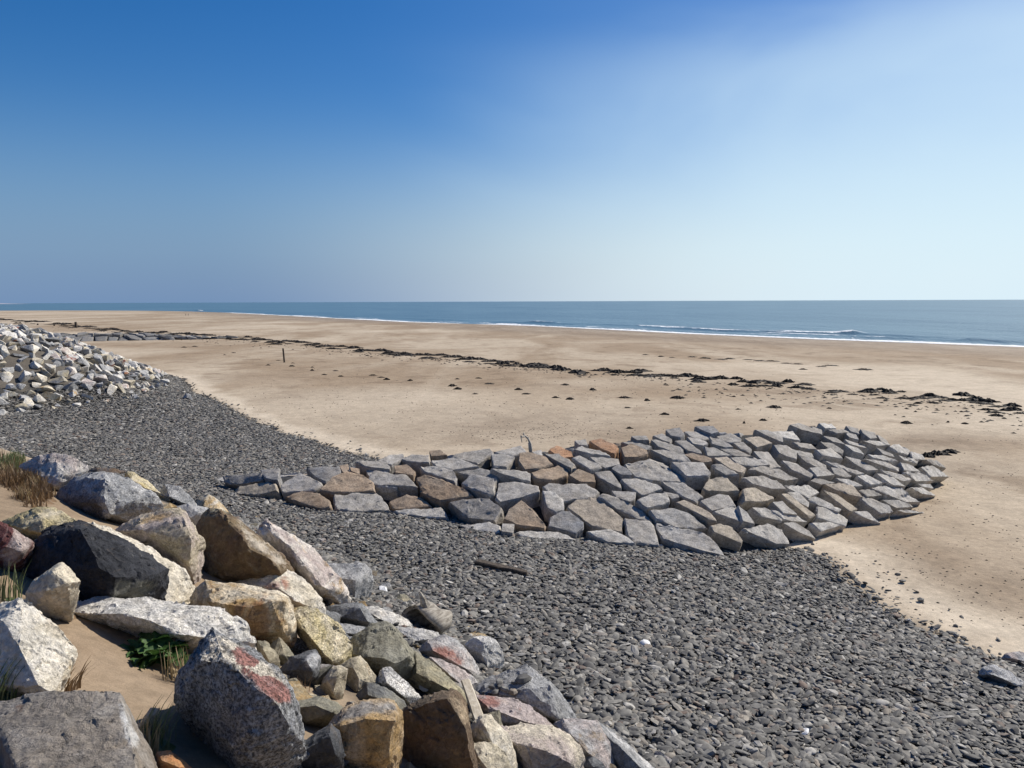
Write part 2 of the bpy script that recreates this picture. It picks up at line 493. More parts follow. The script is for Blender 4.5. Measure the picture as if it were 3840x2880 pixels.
dryb = np.clip(1 - np.abs(ge + 0.9 + 0.8 * wob) / 1.7, 0, 1) ** 1.2 * np.clip((75 - GY) / 10, 0, 1) * 0.95
dryb = np.maximum(dryb, np.clip(vnoise(GX, GY, 26.0, 6) * 1.6 - 0.1, 0, 0.55) * np.clip(gd / 60 - 0.6, 0, 1))
wetb = np.clip(1.15 - (gd + 12 * vnoise(GX, GY, 45, 9)) / 62.0, 0, 1)
zc = np.stack([shing.ravel(), dryb.ravel(), wetb.ravel(), np.ones(nx * ny)], 1).astype(np.float32)
at = me.color_attributes.new('zones', 'FLOAT_COLOR', 'POINT')
at.data.foreach_set('color', zc.ravel())
damp = 0.55 * np.clip(1 - np.abs(gd - 52 - 14 * vnoise(GX, GY, 60, 3)) / 16, 0, 1)
for (u_, v_, rx_, ry_, an_, am_) in [(1900, 1600, 9, 5, -.3, .75), (2300, 1625, 6, 3, -.3, .6), (1450, 1560, 8, 4, -.5, .5), (3480, 1655, 3.2, 2.0, -.5, .75), (3640, 1760, 2.0, 1.6, 0, .35), (3450, 2150, 2.2, 1.2, -.8, .55), (3700, 2230, 2.6, 1.0, -.7, .5), (1150, 1500, 9, 5, -.6, .4), (700, 1430, 7, 4, -.6, .45), (1400, 1190, 60, 14, -.95, .5)]:
    p_ = at_z(u_, v_, 2.9)
    ca_, sa_ = math.cos(an_), math.sin(an_)
    dx_, dy_ = GX - p_[0], GY - p_[1]
    q_ = ((dx_ * ca_ - dy_ * sa_) / rx_) ** 2 + ((dx_ * sa_ + dy_ * ca_) / ry_) ** 2
    damp = np.maximum(damp, am_ * np.exp(-q_ * (1 + .5 * vnoise(GX, GY, 2.5, 4))))
damp = np.maximum(damp, .45 * np.clip(gs - 1.2, 0, 1) * np.clip((27 - GY) / 3, 0, 1))  # near dune sand made darker and browner, its shade painted in
fa = me.attributes.new('damp', 'FLOAT', 'POINT'); fa.data.foreach_set('value', damp.ravel().astype(np.float32))
me.materials.append(M_GROUND)
beach = link(bpy.data.objects.new('beach', me))
tag(beach, 'wide beige sand beach with ribbed damp sand towards the water', 'beach', kind='structure')

# ------------------------------------------------------------------ sea and surf
def resample(poly, step):
    P = np.array(poly, float); out = [P[0]]
    for a, b in zip(P[:-1], P[1:]):
        n = max(1, int(np.linalg.norm(b - a) / step))
        for k in range(1, n + 1): out.append(a + (b - a) * k / n)
    return np.array(out)

mesh_sea = mesh_obj('sea', [(-60000, -4000, -0.06), (60000, -4000, -0.06), (60000, 80000, -0.06), (-60000, 80000, -0.06)], [(0, 1, 2, 3)], M_SEA)
tag(mesh_sea, 'calm blue grey sea reaching to the horizon', 'sea', kind='structure')

sp = resample(SHORE[1:12], 1.6)
ker = np.ones(41) / 41
pad = np.concatenate([np.repeat(sp[:1], 20, 0), sp, np.repeat(sp[-1:], 20, 0)])
sp = np.stack([np.convolve(pad[:, k], ker, 'valid') for k in (0, 1)], 1)
tg = np.gradient(sp, axis=0); tg /= np.linalg.norm(tg, axis=1, keepdims=True)
nrm = np.stack([tg[:, 1], -tg[:, 0]], 1)
bs = np.concatenate([np.arange(-7, 45, 0.6), np.geomspace(46, 110, 22)])
SX = sp[None, :, 0] + nrm[None, :, 0] * bs[:, None]
SY = sp[None, :, 1] + nrm[None, :, 1] * bs[:, None]
AL = np.arange(len(sp))[None, :] * 1.6 + 0 * bs[:, None]
BB = bs[:, None] + 0 * SX
calm = np.clip(1 - (BB - 60) / 45, 0, 1)
sz = 0.02 + 0.10 * calm * np.sin(BB / 4.3 + 2.2 * vnoise(AL, BB, 40, 2)) * np.clip(BB / 10, 0, 1) + 0.05 * vnoise(AL, BB * 3, 9, 4) * np.clip(BB / 8, 0, 1)
sz -= 0.15 * np.clip((BB - 95) / 15, 0, 1)
foam = np.clip(0.95 - np.abs(BB - 2.2 - 2.2 * vnoise(AL, BB * 0, 30, 1)) / 4.5, 0, 1)
foam = np.maximum(foam, np.clip(0.46 - np.abs(BB - 10 - 6 * vnoise(AL, BB * 0, 70, 7)) / 9, 0, 1))
for b0, w0, s0 in ((6, 1.6, 3), (13, 1.7, 5), (21, 1.5, 8), (31, 1.6, 11)):
    lane = np.exp(-((BB - b0 - 3.5 * vnoise(AL, BB * 0, 55, s0)) / w0) ** 2)
    on = np.clip(vnoise(AL, BB * 0, 34, s0 + 1) * 3.0 + .15, 0, 1) * np.clip(1.2 - AL / 420, .0, 1)
    foam = np.maximum(foam, .85 * lane * on)
    sz = sz + .30 * lane * np.clip(on + .3, 0, 1)
breakers = [([(2440, 1226), (2540, 1232), (2700, 1240), (2950, 1247), (3190, 1252)], 0.75, 1.0),
            ([(3190, 1252), (3400, 1262), (3700, 1276)], 0.5, 0.12), ([(1990, 1211), (2080, 1213)], 0.65, 1.0),
            ([(1850, 1208), (1990, 1211), (2150, 1216)], 0.5, 0.0), ([(722, 1163), (752, 1166)], 1.1, 1.0),
            ([(3200, 1267), (3430, 1272), (3620, 1278)], 0.35, 0.1), ([(1630, 1206), (1830, 1213)], 0.2, 0.75),
            ([(1880, 1216), (1930, 1218)], 0.25, 0.85), ([(3640, 1280), (3840, 1287)], 0.55, 0.0), ([(2200, 1226), (2420, 1238)], 0.2, 0.7),
            ([(2560, 1243), (2900, 1256)], 0.15, 0.7), ([(1270, 1190), (1400, 1196)], 0.3, 0.7), ([(1100, 1184), (1180, 1186)], 0.3, 0.8)]
for pts, hgt, fm in breakers:
    pl = [tuple(at_z(u, v, 0.1)[:2]) for u, v in pts]
    dd = sdist(SX, SY, pl)
    w = 2.2 + 0.9 * vnoise(AL, BB * 0, 25, 3)
    prof = np.exp(-(dd / w) ** 2)
    sz += hgt * prof * (0.8 + 0.3 * vnoise(AL, BB * 0, 11, 5))
    if fm > 0:
        foam = np.maximum(foam, fm * np.clip(0.95 - np.abs(dd - 0.8) / 3.6 + .45 * vnoise(AL, BB * 0, 16, 6), 0, 1))
n0, n1_ = SX.shape
co = np.stack([SX.ravel(), SY.ravel(), sz.ravel()], 1)
idx = np.arange(n0 * n1_).reshape(n0, n1_)
quads = np.stack([idx[:-1, :-1], idx[:-1, 1:], idx[1:, 1:], idx[1:, :-1]], -1).reshape(-1, 4)[:, ::-1]
me = bpy.data.meshes.new('surf')
me.from_pydata(co.tolist(), [], quads.tolist())
me.polygons.foreach_set('use_smooth', np.ones(len(quads), bool))
fa = me.attributes.new('foam', 'FLOAT', 'POINT'); fa.data.foreach_set('value', foam.ravel().astype(np.float32))
me.materials.append(M_SEA)
surf = link(bpy.data.objects.new('surf', me))
tag(surf, 'shallow water along the shore with low breaking waves and white foam', 'surf', kind='structure')

# a far low headland on the horizon, just at the edge of the view
hv, hf = [], []
for i in range(25):
    x = -8050 + i * 75; y = 9600
    hgt = 42 * max(0.0, math.sin(math.pi * i / 24)) ** 0.7 * (1 - 0.55 * i / 24) + 5 * noise.noise((i * 0.5, 0, 0))
    for k, (oy, f) in enumerate(((-300, 0), (0, 1), (350, 0.9), (800, 0))):
        hv.append((x, y + oy, -3 + max(0, hgt) * f))
for i in range(24):
    for k in range(3):
        a = i * 4 + k
        hf.append((a, a + 4, a + 5, a + 1))
ho = mesh_obj('headland', hv, hf, M_HEAD, True)
tag(ho, 'faint low headland far across the water', 'headland', kind='structure')

# ------------------------------------------------------------------ rocks
def chip(bm, size, r, n=7, depth=0.055):
    """knock random corners off a hull"""
    for _ in range(n):
        d = Vector((r.gauss(0, 1), r.gauss(0, 1), r.gauss(0, 1))).normalized()
        m = max(v.co.dot(d) for v in bm.verts) - size * r.uniform(.25, 1.0) * depth
        res = bmesh.ops.bisect_plane(bm, geom=list(bm.verts) + list(bm.edges) + list(bm.faces), dist=1e-5, plane_co=d * m, plane_no=d, clear_outer=True)
        cut = [e for e in res['geom_cut'] if isinstance(e, bmesh.types.BMEdge)]
        if len(cut) > 2:
            try: bmesh.ops.contextual_create(bm, geom=cut)
            except Exception: pass
    bmesh.ops.recalc_face_normals(bm, faces=bm.faces)

def rough_mesh(bm, size, target, amp, seed, bevel=0.01, chips=7, sub=8, cdepth=0.055):
    """hull -> chipped, finely divided, fractured surface"""
    r = random.Random(seed * 13 + 5)
    if chips: chip(bm, size, r, chips, cdepth)
    bmesh.ops.dissolve_limit(bm, angle_limit=R(3), verts=bm.verts, edges=bm.edges)
    if bevel > 0:
        try:
            bmesh.ops.bevel(bm, geom=list(bm.edges), offset=bevel * size, segments=1, profile=0.6, affect='EDGES', clamp_overlap=True)
        except Exception:
            pass
    bmesh.ops.triangulate(bm, faces=bm.faces)
    for _ in range(sub):
        lim = target * 1.45
        long = [e for e in bm.edges if e.calc_length() > lim]
        if not long: break
        bmesh.ops.subdivide_edges(bm, edges=long, cuts=1, use_grid_fill=False)
        bmesh.ops.triangulate(bm, faces=[f for f in bm.faces if len(f.verts) > 3])
    bmesh.ops.remove_doubles(bm, verts=bm.verts, dist=target * 0.12)
    bm.normal_update()
    off = Vector((seed * 3.17, seed * 1.91, seed * 7.3))
    lev = [(f / size, k) for f, k in ((2.2, 0.50), (5.5, 0.36), (13.0, 0.24)) if size / f > target * .9] or [(2.6 / size, .5)]
    wf = 3.0 / size
    disp = []
    for v in bm.verts:
        p = v.co
        wp = p + Vector(noise.noise_vector(p * wf + off)) * (0.10 * size)
        n = 0.0
        for f, k in lev:
            q = wp * f + off
            c = noise.voronoi(q)[1][0]
            h = math.sin(c.x * 12.98 + c.y * 78.2 + c.z * 37.7) * 43758.5
            h -= math.floor(h)
            g = noise.noise_vector(c * 5.3)
            n += k * ((q - c).dot(Vector(g)) * 1.1 + (h - 0.5) * 0.45)
        n += noise.noise(p * (24.0 / size) - off) * 0.10
        disp.append(v.normal * (n * amp * size))
    for v, d in zip(bm.verts, disp): v.co += d

def finish(bm, name, mat, sharp=38):
    bm.normal_update()
    me = bpy.data.meshes.new(name)
    bm.to_mesh(me); bm.free()
    me.polygons.foreach_set('use_smooth', [True] * len(me.polygons))
    me.set_sharp_from_angle(angle=R(sharp))
    me.materials.append(mat)
    return me

def hull(points):
    bm = bmesh.new()
    for p in points: bm.verts.new(p)
    r = bmesh.ops.convex_hull(bm, input=bm.verts)
    junk = list({g for g in r['geom_interior'] + r['geom_unused'] if isinstance(g, bmesh.types.BMVert)})
    if junk: bmesh.ops.delete(bm, geom=junk, context='VERTS')
    bmesh.ops.recalc_face_normals(bm, faces=bm.faces)
    return bm

CROPS = {'P': (0, 1680, 2.765), 'Q': (700, 1800, 2.765), 'R': (0, 2280, 2.765), 'S': (700, 2280, 2.765), 'T': (1400, 2200, 2.0109),
         'A': (0, 1680, 1.3825), 'C': (2640, 2080, 1.8433), 'F': (0, 1050, 2.212)}
def px(c, u, v):
    o = CROPS[c]
    return o[0] + u / o[2], o[1] + v / o[2]

# colours of the different stones
CREAM = (0.67, 0.60, 0.47); WHITE = (0.75, 0.71, 0.635); PALEGREY = (0.48, 0.475, 0.465); GREY = (0.27, 0.275, 0.28)
DKGREY = (0.105, 0.11, 0.12); BLACK = (0.022, 0.024, 0.030); OLIVE = (0.26, 0.245, 0.185); BEIGE = (0.43, 0.375, 0.265)
OCHRE = (0.43, 0.285, 0.125); RUST = (0.30, 0.125, 0.055); BROWN = (0.165, 0.115, 0.075); RED = (0.27, 0.095, 0.07)
PINK = (0.47, 0.40, 0.37); YELLOW = (0.50, 0.42, 0.22); MAROON = (0.135, 0.050, 0.048); SLATE = (0.16, 0.165, 0.17)

def O(*p): return list(p)
# (crop, label, colour, second colour, stain colour, stain, speckle, depth bias m, outline, near ridge points)
BOULDERS = [
 ('P', 'pinkish white boulder beside dry grass, closest to the shingle bay', PINK, WHITE, PALEGREY, .3, .25, 0,
  O((215,195),(330,130),(440,85),(540,60),(680,85),(820,140),(905,190),(905,235),(830,290),(760,360),(700,470),(560,490),(470,380),(350,270)), O((400,280,-.1),(560,400,-.22),(640,300,-.15))),
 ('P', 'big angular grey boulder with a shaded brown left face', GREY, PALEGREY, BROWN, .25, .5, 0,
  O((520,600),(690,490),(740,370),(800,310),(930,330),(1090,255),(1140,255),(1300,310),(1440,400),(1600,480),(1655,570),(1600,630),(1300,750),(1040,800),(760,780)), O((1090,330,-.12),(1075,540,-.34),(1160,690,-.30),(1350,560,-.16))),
 ('P', 'small dark stone peeping out behind the big grey boulder', SLATE, GREY, DKGREY, 0, .3, .2,
  O((800,310),(850,258),(960,252),(1020,290),(960,340),(830,340)), O((900,300,-.2))),
 ('P', 'pale yellow rounded stone tucked behind the big grey boulder', YELLOW, CREAM, RUST, .3, .15, .25,
  O((1300,310),(1310,250),(1380,250),(1480,330),(1570,370),(1650,460),(1600,510),(1440,430)), O((1370,330,-.15),(1500,410,-.15))),
 ('P', 'low dark brown stone between pinkish boulder and yellow stone', BROWN, DKGREY, OLIVE, .2, .1, .35,
  O((890,240),(1000,205),(1180,212),(1310,240),(1300,310),(1140,290),(1000,300)), O((1050,260,-.25),(1200,265,-.25))),
 ('P', 'lichen yellow boulder half sunk in the dune sand', YELLOW, CREAM, OLIVE, .45, .2, 0,
  O((30,770),(200,690),(330,640),(540,625),(640,670),(770,780),(600,850),(450,950),(340,1000),(180,920),(90,830)), O((260,840,-.22),(430,740,-.15),(470,880,-.2))),
 ('P', 'maroon boulder streaked with white quartz', MAROON, MAROON, (0.50,.42,.38), .62, .1, -.1,
  O((-90,740),(0,775),(100,840),(300,940),(350,985),(310,1070),(250,1160),(130,1290),(20,1320),(-90,1290)), O((60,1020,-.2),(230,1080,-.22),(130,900,-.02))),
 ('P', 'big black boulder with a dark grey sunlit flank', BLACK, (0.05,.052,.06), DKGREY, .15, .15, 0,
  O((100,1340),(150,1250),(320,1070),(420,930),(520,840),(680,790),(850,772),(920,800),(1130,910),(1330,1000),(1410,1080),(1560,1145),(1700,1250),(1650,1330),(1640,1380),(1500,1580),(1150,1600),(620,1680),(540,1660),(330,1500)), O((830,850,-.16),(950,1060,-.32),(1020,1240,-.40),(1190,1340,-.42),(1160,1560,-.36),(1600,1330,-.05))),
 ('P', 'small cream stone leaning in front of the big black boulder', CREAM, BEIGE, BROWN, .3, .1, -.55,
  O((280,1500),(340,1400),(540,1250),(640,1200),(710,1240),(820,1385),(720,1480),(600,1640),(460,1640)), O((540,1290,-.25),(480,1480,-.35),(700,1400,-.18))),
 ('P', 'bright cream boulder leaning behind the black boulder', CREAM, WHITE, RUST, .16, .1, .25,
  O((930,795),(1000,795),(1190,870),(1400,960),(1600,1080),(1720,1190),(1880,1260),(1950,1360),(2045,1520),(2030,1680),(1800,1700),(1500,1600),(1250,1300),(980,1000)), O((1300,1180,-.30),(1500,1500,-.36),(1700,1640,-.3),(1050,900,-.12))),
 ('P', 'mottled buff boulder split by a dark crack', PINK, BEIGE, OCHRE, .35, .3, .1,
  O((1220,870),(1340,780),(1500,700),(1650,660),(1840,635),(1920,680),(1980,800),(2050,920),(2085,970),(2065,1150),(2055,1250),(2025,1460),(1880,1300),(1600,1150),(1400,1020)), O((1480,850,-.2),(1900,720,-.1),(2000,960,-.25),(1960,1180,-.25))),
 ('P', 'light grey slab wedged beside the mottled buff boulder', PALEGREY, WHITE, GREY, .2, .15, .35,
  O((1840,610),(1950,585),(2040,600),(2190,640),(2110,740),(2070,850),(2040,930),(1980,830),(1900,700)), O((1980,720,-.2),(2060,680,-.15))),
 ('P', 'broken grey rock with a dark slit at the shingle edge', GREY, PALEGREY, DKGREY, .4, .35, .5,
  O((1630,500),(1720,385),(1850,400),(1990,520),(2050,610),(1900,640),(1770,610)), O((1760,500,-.2),(1880,560,-.2))),
 ('P', 'small orange stone under the big grey boulder', OCHRE, BEIGE, RUST, .3, .1, .2,
  O((1570,670),(1640,600),(1760,570),(1830,610),(1720,690)), O((1680,630,-.25),)),
 ('Q', 'cream topped orange stone at the shingle edge', CREAM, OCHRE, WHITE, .4, .1, .3,
  O((60,290),(110,200),(220,150),(300,190),(400,290),(450,370),(300,340),(120,330)), O((180,270,-.2),(320,310,-.2))),
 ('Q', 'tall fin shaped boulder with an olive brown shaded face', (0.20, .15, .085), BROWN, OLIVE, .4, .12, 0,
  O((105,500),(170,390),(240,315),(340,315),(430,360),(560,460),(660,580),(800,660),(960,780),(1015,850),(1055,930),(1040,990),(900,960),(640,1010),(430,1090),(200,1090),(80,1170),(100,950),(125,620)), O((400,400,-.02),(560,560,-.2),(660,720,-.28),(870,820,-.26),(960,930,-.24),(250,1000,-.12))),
 ('Q', 'pink and orange streaked boulder in front of the grey block', PINK, WHITE, OCHRE, .5, .15, .1,
  O((755,590),(785,460),(860,428),(920,470),(1000,520),(1180,650),(1290,690),(1440,860),(1560,1000),(1645,1130),(1655,1195),(1600,1290),(1500,1300),(1380,1220),(1280,1130),(1110,950),(1080,860),(960,770),(860,710)), O((900,560,-.08),(1060,680,-.2),(1130,820,-.26),(1290,930,-.3),(1320,1080,-.3),(1430,1110,-.26),(1530,1110,-.1))),
 ('Q', 'grey block with a flat lit top and dark front', PALEGREY, GREY, BROWN, .25, .3, .35,
  O((1450,870),(1620,870),(1840,875),(1905,950),(1915,1040),(1880,1130),(1750,1300),(1640,1310),(1580,1290),(1500,1000)), O((1560,1010,-.22),(1750,1040,-.30),(1740,1280,-.24))),
 ('Q', 'cream boulder with a brick red stain behind the ochre block', CREAM, WHITE, OCHRE, .2, .15, .1,
  O((430,1070),(600,990),(880,918),(1040,965),(1130,980),(1260,1080),(1385,1210),(1405,1370),(1250,1400),(1090,1330),(900,1230),(700,1170)), O((700,1090,-.14),(950,1120,-.22),(1150,1260,-.28),(880,980,-.02))),
 ('Q', 'blocky ochre boulder with rust brown holes', CREAM, OCHRE, RUST, .5, .25, -.1,
  O((80,1250),(120,1160),(220,1055),(420,1075),(700,1110),(900,1150),(1035,1215),(1085,1330),(1115,1480),(1105,1570),(1000,1640),(880,1690),(640,1690),(520,1500),(300,1380),(80,1320)), O((260,1260,-.28),(480,1300,-.38),(650,1320,-.40),(880,1260,-.32),(1040,1250,-.18),(640,1600,-.36),(1000,1560,-.24))),
 ('S', 'speckled yellow granite boulder beside the ochre block', YELLOW, CREAM, OCHRE, .4, .6, 0,
  O((1095,20),(1250,0),(1360,30),(1460,90),(1550,170),(1610,280),(1700,380),(1680,480),(1620,600),(1500,640),(1410,600),(1350,480),(1270,420),(1180,300),(1110,170)), O((1200,200,-.26),(1400,450,-.34),(1520,560,-.3))),
 ('Q', 'dark grey peaked stone below the grey block', SLATE, GREY, DKGREY, .3, .3, .1,
  O((1385,1380),(1480,1310),(1600,1315),(1730,1275),(1820,1285),(1900,1390),(1980,1490),(1890,1550),(1720,1530),(1520,1500)), O((1600,1420,-.2),(1800,1340,-.22),(1880,1470,-.26))),
 ('Q', 'pale sunlit stone at the foot of the hollow stump', WHITE, PALEGREY, CREAM, .3, .2, .2,
  O((1820,1320),(2000,1318),(2200,1400),(2290,1450),(2340,1530),(2150,1560),(1980,1530),(1890,1420)), O((1980,1430,-.22),(2150,1500,-.25))),
 ('S', 'flat grey stone below the dark peaked stone', PALEGREY, GREY, DKGREY, .2, .25, .1,
  O((1530,160),(1650,165),(1860,205),(1820,310),(1640,340),(1560,270)), O((1660,260,-.25),(1780,270,-.25))),
 ('A', 'long whitish boulder lying across the sandy hollow', WHITE, PALEGREY, GREY, .35, .35, -.1,
  O((285,838),(430,792),(580,776),(700,782),(830,798),(960,812),(1130,832),(1240,912),(1285,1000),(1180,1000),(1060,1030),(960,1050),(850,1010),(710,1000),(560,940),(400,900)), O((470,860,-.14),(640,860,-.24),(800,900,-.30),(890,960,-.30),(1050,980,-.26))),
 ('S', 'thin beige wedge between the long whitish boulder and the big granite', BEIGE, CREAM, OLIVE, .2, .05, .1,
  O((440,195),(520,210),(620,310),(745,425),(750,520),(640,490),(480,380),(430,330)), O((500,290,-.15),(640,420,-.18))),
 ('S', 'big blue grey speckled granite boulder with a red streaked cream top', (0.20, .205, .215), GREY, DKGREY, .2, .95, -.15,
  O((-50,760),(40,620),(130,500),(220,380),(240,300),(290,240),(360,285),(480,375),(640,455),(760,525),(880,605),(960,685),(1040,785),(1085,880),(1095,950),(1070,1010),(1135,1130),(1195,1280),(1205,1400),(1100,1500),(1030,1600),(960,1720),(430,1720),(300,1430),(180,1220),(60,1110),(-60,1010)), O((150,560,-.20),(400,560,-.34),(600,680,-.40),(760,850,-.42),(960,1010,-.36),(1100,1300,-.22),(600,1500,-.40),(250,1000,-.20))),
 ('S', 'rusty broken stone at the left shoulder of the big granite', RUST, BROWN, CREAM, .4, .2, .1,
  O((-10,400),(110,280),(190,235),(240,320),(220,440),(130,520),(60,500)), O((120,400,-.2),(180,330,-.15))),
 ('S', 'small olive stone with two facets beside dark granite', OLIVE, BEIGE, BROWN, .3, .05, .1,
  O((840,440),(960,305),(1050,410),(1115,500),(1020,620),(940,660),(880,560)), O((900,470,-.2),(1020,500,-.25))),
 ('S', 'upright khaki flake behind the big granite', BEIGE, OLIVE, CREAM, .2, .05, .05,
  O((735,520),(735,345),(830,355),(950,490),(960,570),(930,660),(840,620)), O((800,440,-.15),(860,560,-.2))),
 ('S', 'small black and white speckled granite lump', DKGREY, GREY, BLACK, .2, .9, .12,
  O((1000,345),(1100,298),(1200,325),(1300,420),(1260,500),(1110,520),(1040,430)), O((1120,400,-.25),(1200,440,-.2))),
 ('S', 'dark slate stone with a bright white tip', SLATE, DKGREY, WHITE, .35, .05, 0,
  O((950,660),(1080,510),(1220,465),(1330,438),(1385,520),(1350,690),(1280,800),(1100,820),(990,740)), O((1120,640,-.2),(1240,540,-.22),(1310,660,-.22))),
 ('S', 'cream stone with a ragged lower edge', CREAM, BEIGE, PALEGREY, .3, .1, -.05,
  O((1390,800),(1430,720),(1510,620),(1580,598),(1665,640),(1650,760),(1600,890),(1560,970),(1430,930)), O((1460,760,-.22),(1560,700,-.2),(1520,880,-.25))),
 ('S', 'beige stone with orange lower corner', BEIGE, CREAM, OCHRE, .3, .05, .05,
  O((1590,610),(1700,540),(1800,508),(1870,575),(1960,715),(1990,800),(1880,830),(1790,920),(1700,920),(1620,810)), O((1730,620,-.22),(1790,740,-.3),(1770,860,-.28))),
 ('S', 'dark tilted slab wedged behind the cream stone', DKGREY, OLIVE, BROWN, .2, .05, .1,
  O((1230,820),(1380,640),(1510,595),(1440,740),(1330,880),(1260,900)), O((1360,730,-.15),)),
 ('S', 'broad olive grey boulder with shell shaped dents', OLIVE, (0.30,.29,.24), BROWN, .25, .08, .05,
  O((1610,590),(1650,440),(1730,350),(1790,260),(1900,195),(2110,158),(2155,225),(2215,315),(2335,440),(2345,510),(2355,590),(2295,730),(2230,780),(2100,740),(1970,780),(1850,640),(1700,620)), O((1720,480,-.18),(1850,500,-.36),(2030,520,-.42),(2170,580,-.40),(2320,500,-.22),(2100,660,-.3))),
 ('T', 'light speckled granite stone wedged below the olive grey boulder', PALEGREY, WHITE, GREY, .2, .9, -.1,
  O((20,730),(75,620),(130,615),(200,680),(280,750),(350,830),(300,910),(250,880),(140,790)), O((100,720,-.25),(220,820,-.28))),
 ('S', 'olive ledge stone with a pale knob on its front', OLIVE, SLATE, CREAM, .25, .08, 0,
  O((990,1010),(1190,965),(1350,925),(1440,945),(1615,1035),(1620,1120),(1530,1200),(1390,1240),(1210,1260),(1120,1180),(1060,1080)), O((1180,1030,-.26),(1340,1010,-.34),(1500,1080,-.3),(1250,1180,-.3))),
 ('S', 'dark olive stone sheltering behind the orange block', OLIVE, SLATE, BEIGE, .2, .05, .05,
  O((1720,980),(1830,850),(1880,775),(1990,795),(2120,865),(2240,960),(2290,1060),(2200,1100),(2000,1060)), O((1880,900,-.2),(2060,960,-.26),(2160,1040,-.24))),
 ('S', 'orange brown block with a grey upper edge', OCHRE, (0.50,.40,.28), GREY, .35, .25, -.1,
  O((1490,1210),(1560,1130),(1640,1050),(1800,985),(2000,960),(2130,985),(2205,1090),(2225,1200),(2225,1320),(2170,1450),(2150,1720),(1840,1720),(1760,1640),(1590,1590),(1580,1350)), O((1590,1230,-.36),(1850,1150,-.42),(2150,1170,-.26),(1640,1540,-.36),(2080,1600,-.22))),
 ('S', 'black wedge stone at the foot of the big granite', DKGREY, BLACK, BROWN, .15, .05, -.1,
  O((1000,1720),(1050,1530),(1200,1420),(1400,1270),(1490,1215),(1570,1280),(1580,1400),(1620,1500),(1600,1620),(1500,1720)), O((1180,1500,-.2),(1480,1320,-.25),(1540,1500,-.25))),
 ('S', 'tiny yellow stone perched on the olive ledge stone', YELLOW, CREAM, OCHRE, .2, .05, 0,
  O((1225,935),(1270,885),(1345,905),(1350,950),(1250,985)), O((1285,940,-.3),)),
 ('T', 'tall dark brown upright boulder with a lit right edge', BROWN, (0.13,.105,.075), OCHRE, .35, .1, -.15,
  O((185,980),(290,900),(400,825),(510,795),(560,795),(625,800),(685,870),(705,960),(722,1040),(735,1150),(765,1290),(760,1440),(225,1440),(205,1200)), O((400,880,-.2),(560,840,-.3),(640,980,-.36),(690,1080,-.34),(735,1300,-.26),(400,1300,-.25))),
 ('T', 'rusty cap stone behind the dark brown upright boulder', OCHRE, BEIGE, BROWN, .4, .05, .1,
  O((370,830),(450,765),(530,755),(620,780),(640,830),(500,850)), O((500,800,-.25),)),
 ('T', 'yellow olive boulder with a sloping right face', (0.42,.37,.24), OLIVE, BROWN, .35, .08, .1,
  O((240,730),(310,620),(325,495),(420,555),(500,645),(560,690),(640,760),(695,820),(730,890),(680,900),(600,830),(480,820),(340,850),(290,800)), O((330,650,-.2),(430,700,-.3),(560,770,-.28),(640,830,-.2))),
 ('T', 'pinkish grey ridge stone beside the red stained stone', PINK, PALEGREY, RUST, .2, .2, .15,
  O((430,535),(540,560),(640,605),(740,675),(775,720),(765,770),(700,810),(620,760),(540,690),(480,630)), O((560,650,-.22),(680,750,-.25))),
 ('T', 'rounded stone stained rust red across its face', PALEGREY, PINK, RED, .3, .2, .1,
  O((355,490),(420,405),(540,375),(620,398),(685,460),(735,530),(770,600),(805,660),(800,705),(740,690),(640,640),(530,590),(420,550)), O((450,480,-.22),(600,560,-.3),(720,630,-.2))),
 ('T', 'pale stone behind the rust red stained stone', PALEGREY, WHITE, PINK, .2, .2, .2,
  O((160,305),(240,335),(400,325),(475,348),(510,395),(440,440),(370,500),(300,480),(230,400)), O((300,410,-.22),(400,400,-.2))),
 ('T', 'upright whitish boulder standing alone on the shingle', PALEGREY, WHITE, GREY, .2, .3, 0,
  O((695,440),(760,385),(850,375),(920,405),(962,480),(975,550),(940,650),(870,650),(780,600),(725,530)), O((830,420,-.2),(815,500,-.28),(865,610,-.3),(740,480,-.05))),
 ('T', 'broad flat grey boulder with cobbles lying on its top', (0.36,.36,.36), GREY, RUST, .2, .3, .05,
  O((750,800),(850,725),(1000,655),(1150,598),(1240,675),(1335,725),(1365,800),(1445,850),(1480,930),(1540,1015),(1400,1060),(1300,1060),(1220,960),(1080,880),(900,840)), O((900,800,-.16),(1090,840,-.30),(1180,770,-.28),(1330,750,-.14),(1400,1000,-.28))),
 ('T', 'pink boulder with a brick red patch beside the plank', PINK, (0.42,.36,.35), RED, .25, .15, 0,
  O((770,920),(765,820),(900,828),(1060,848),(1175,898),(1245,950),(1270,1015),(1350,1060),(1240,1110),(1100,1110),(950,1080),(880,1000)), O((860,900,-.2),(1000,960,-.32),(1150,1020,-.34),(920,1030,-.28))),
 ('T', 'cream and brown pointed stone in front of the plank', CREAM, PALEGREY, BROWN, .4, .2, -.05,
  O((725,1080),(800,980),(860,965),(935,1060),(1015,1120),(1065,1260),(1090,1400),(1000,1440),(900,1280),(740,1220)), O((840,1060,-.26),(900,1200,-.32),(1000,1330,-.26),(770,1130,-.1))),
 ('T', 'smooth cream yellow boulder beside the dark brown upright boulder', CREAM, (0.52,.46,.32), YELLOW, .3, .05, -.15,
  O((735,1190),(840,1170),(920,1195),(990,1250),(1030,1340),(1040,1460),(750,1460)), O((800,1300,-.25),(880,1400,-.3),(780,1440,-.2))),
 ('T', 'large pale buff boulder with a dark weathered front', PINK, CREAM, BROWN, .32, .15, -.1,
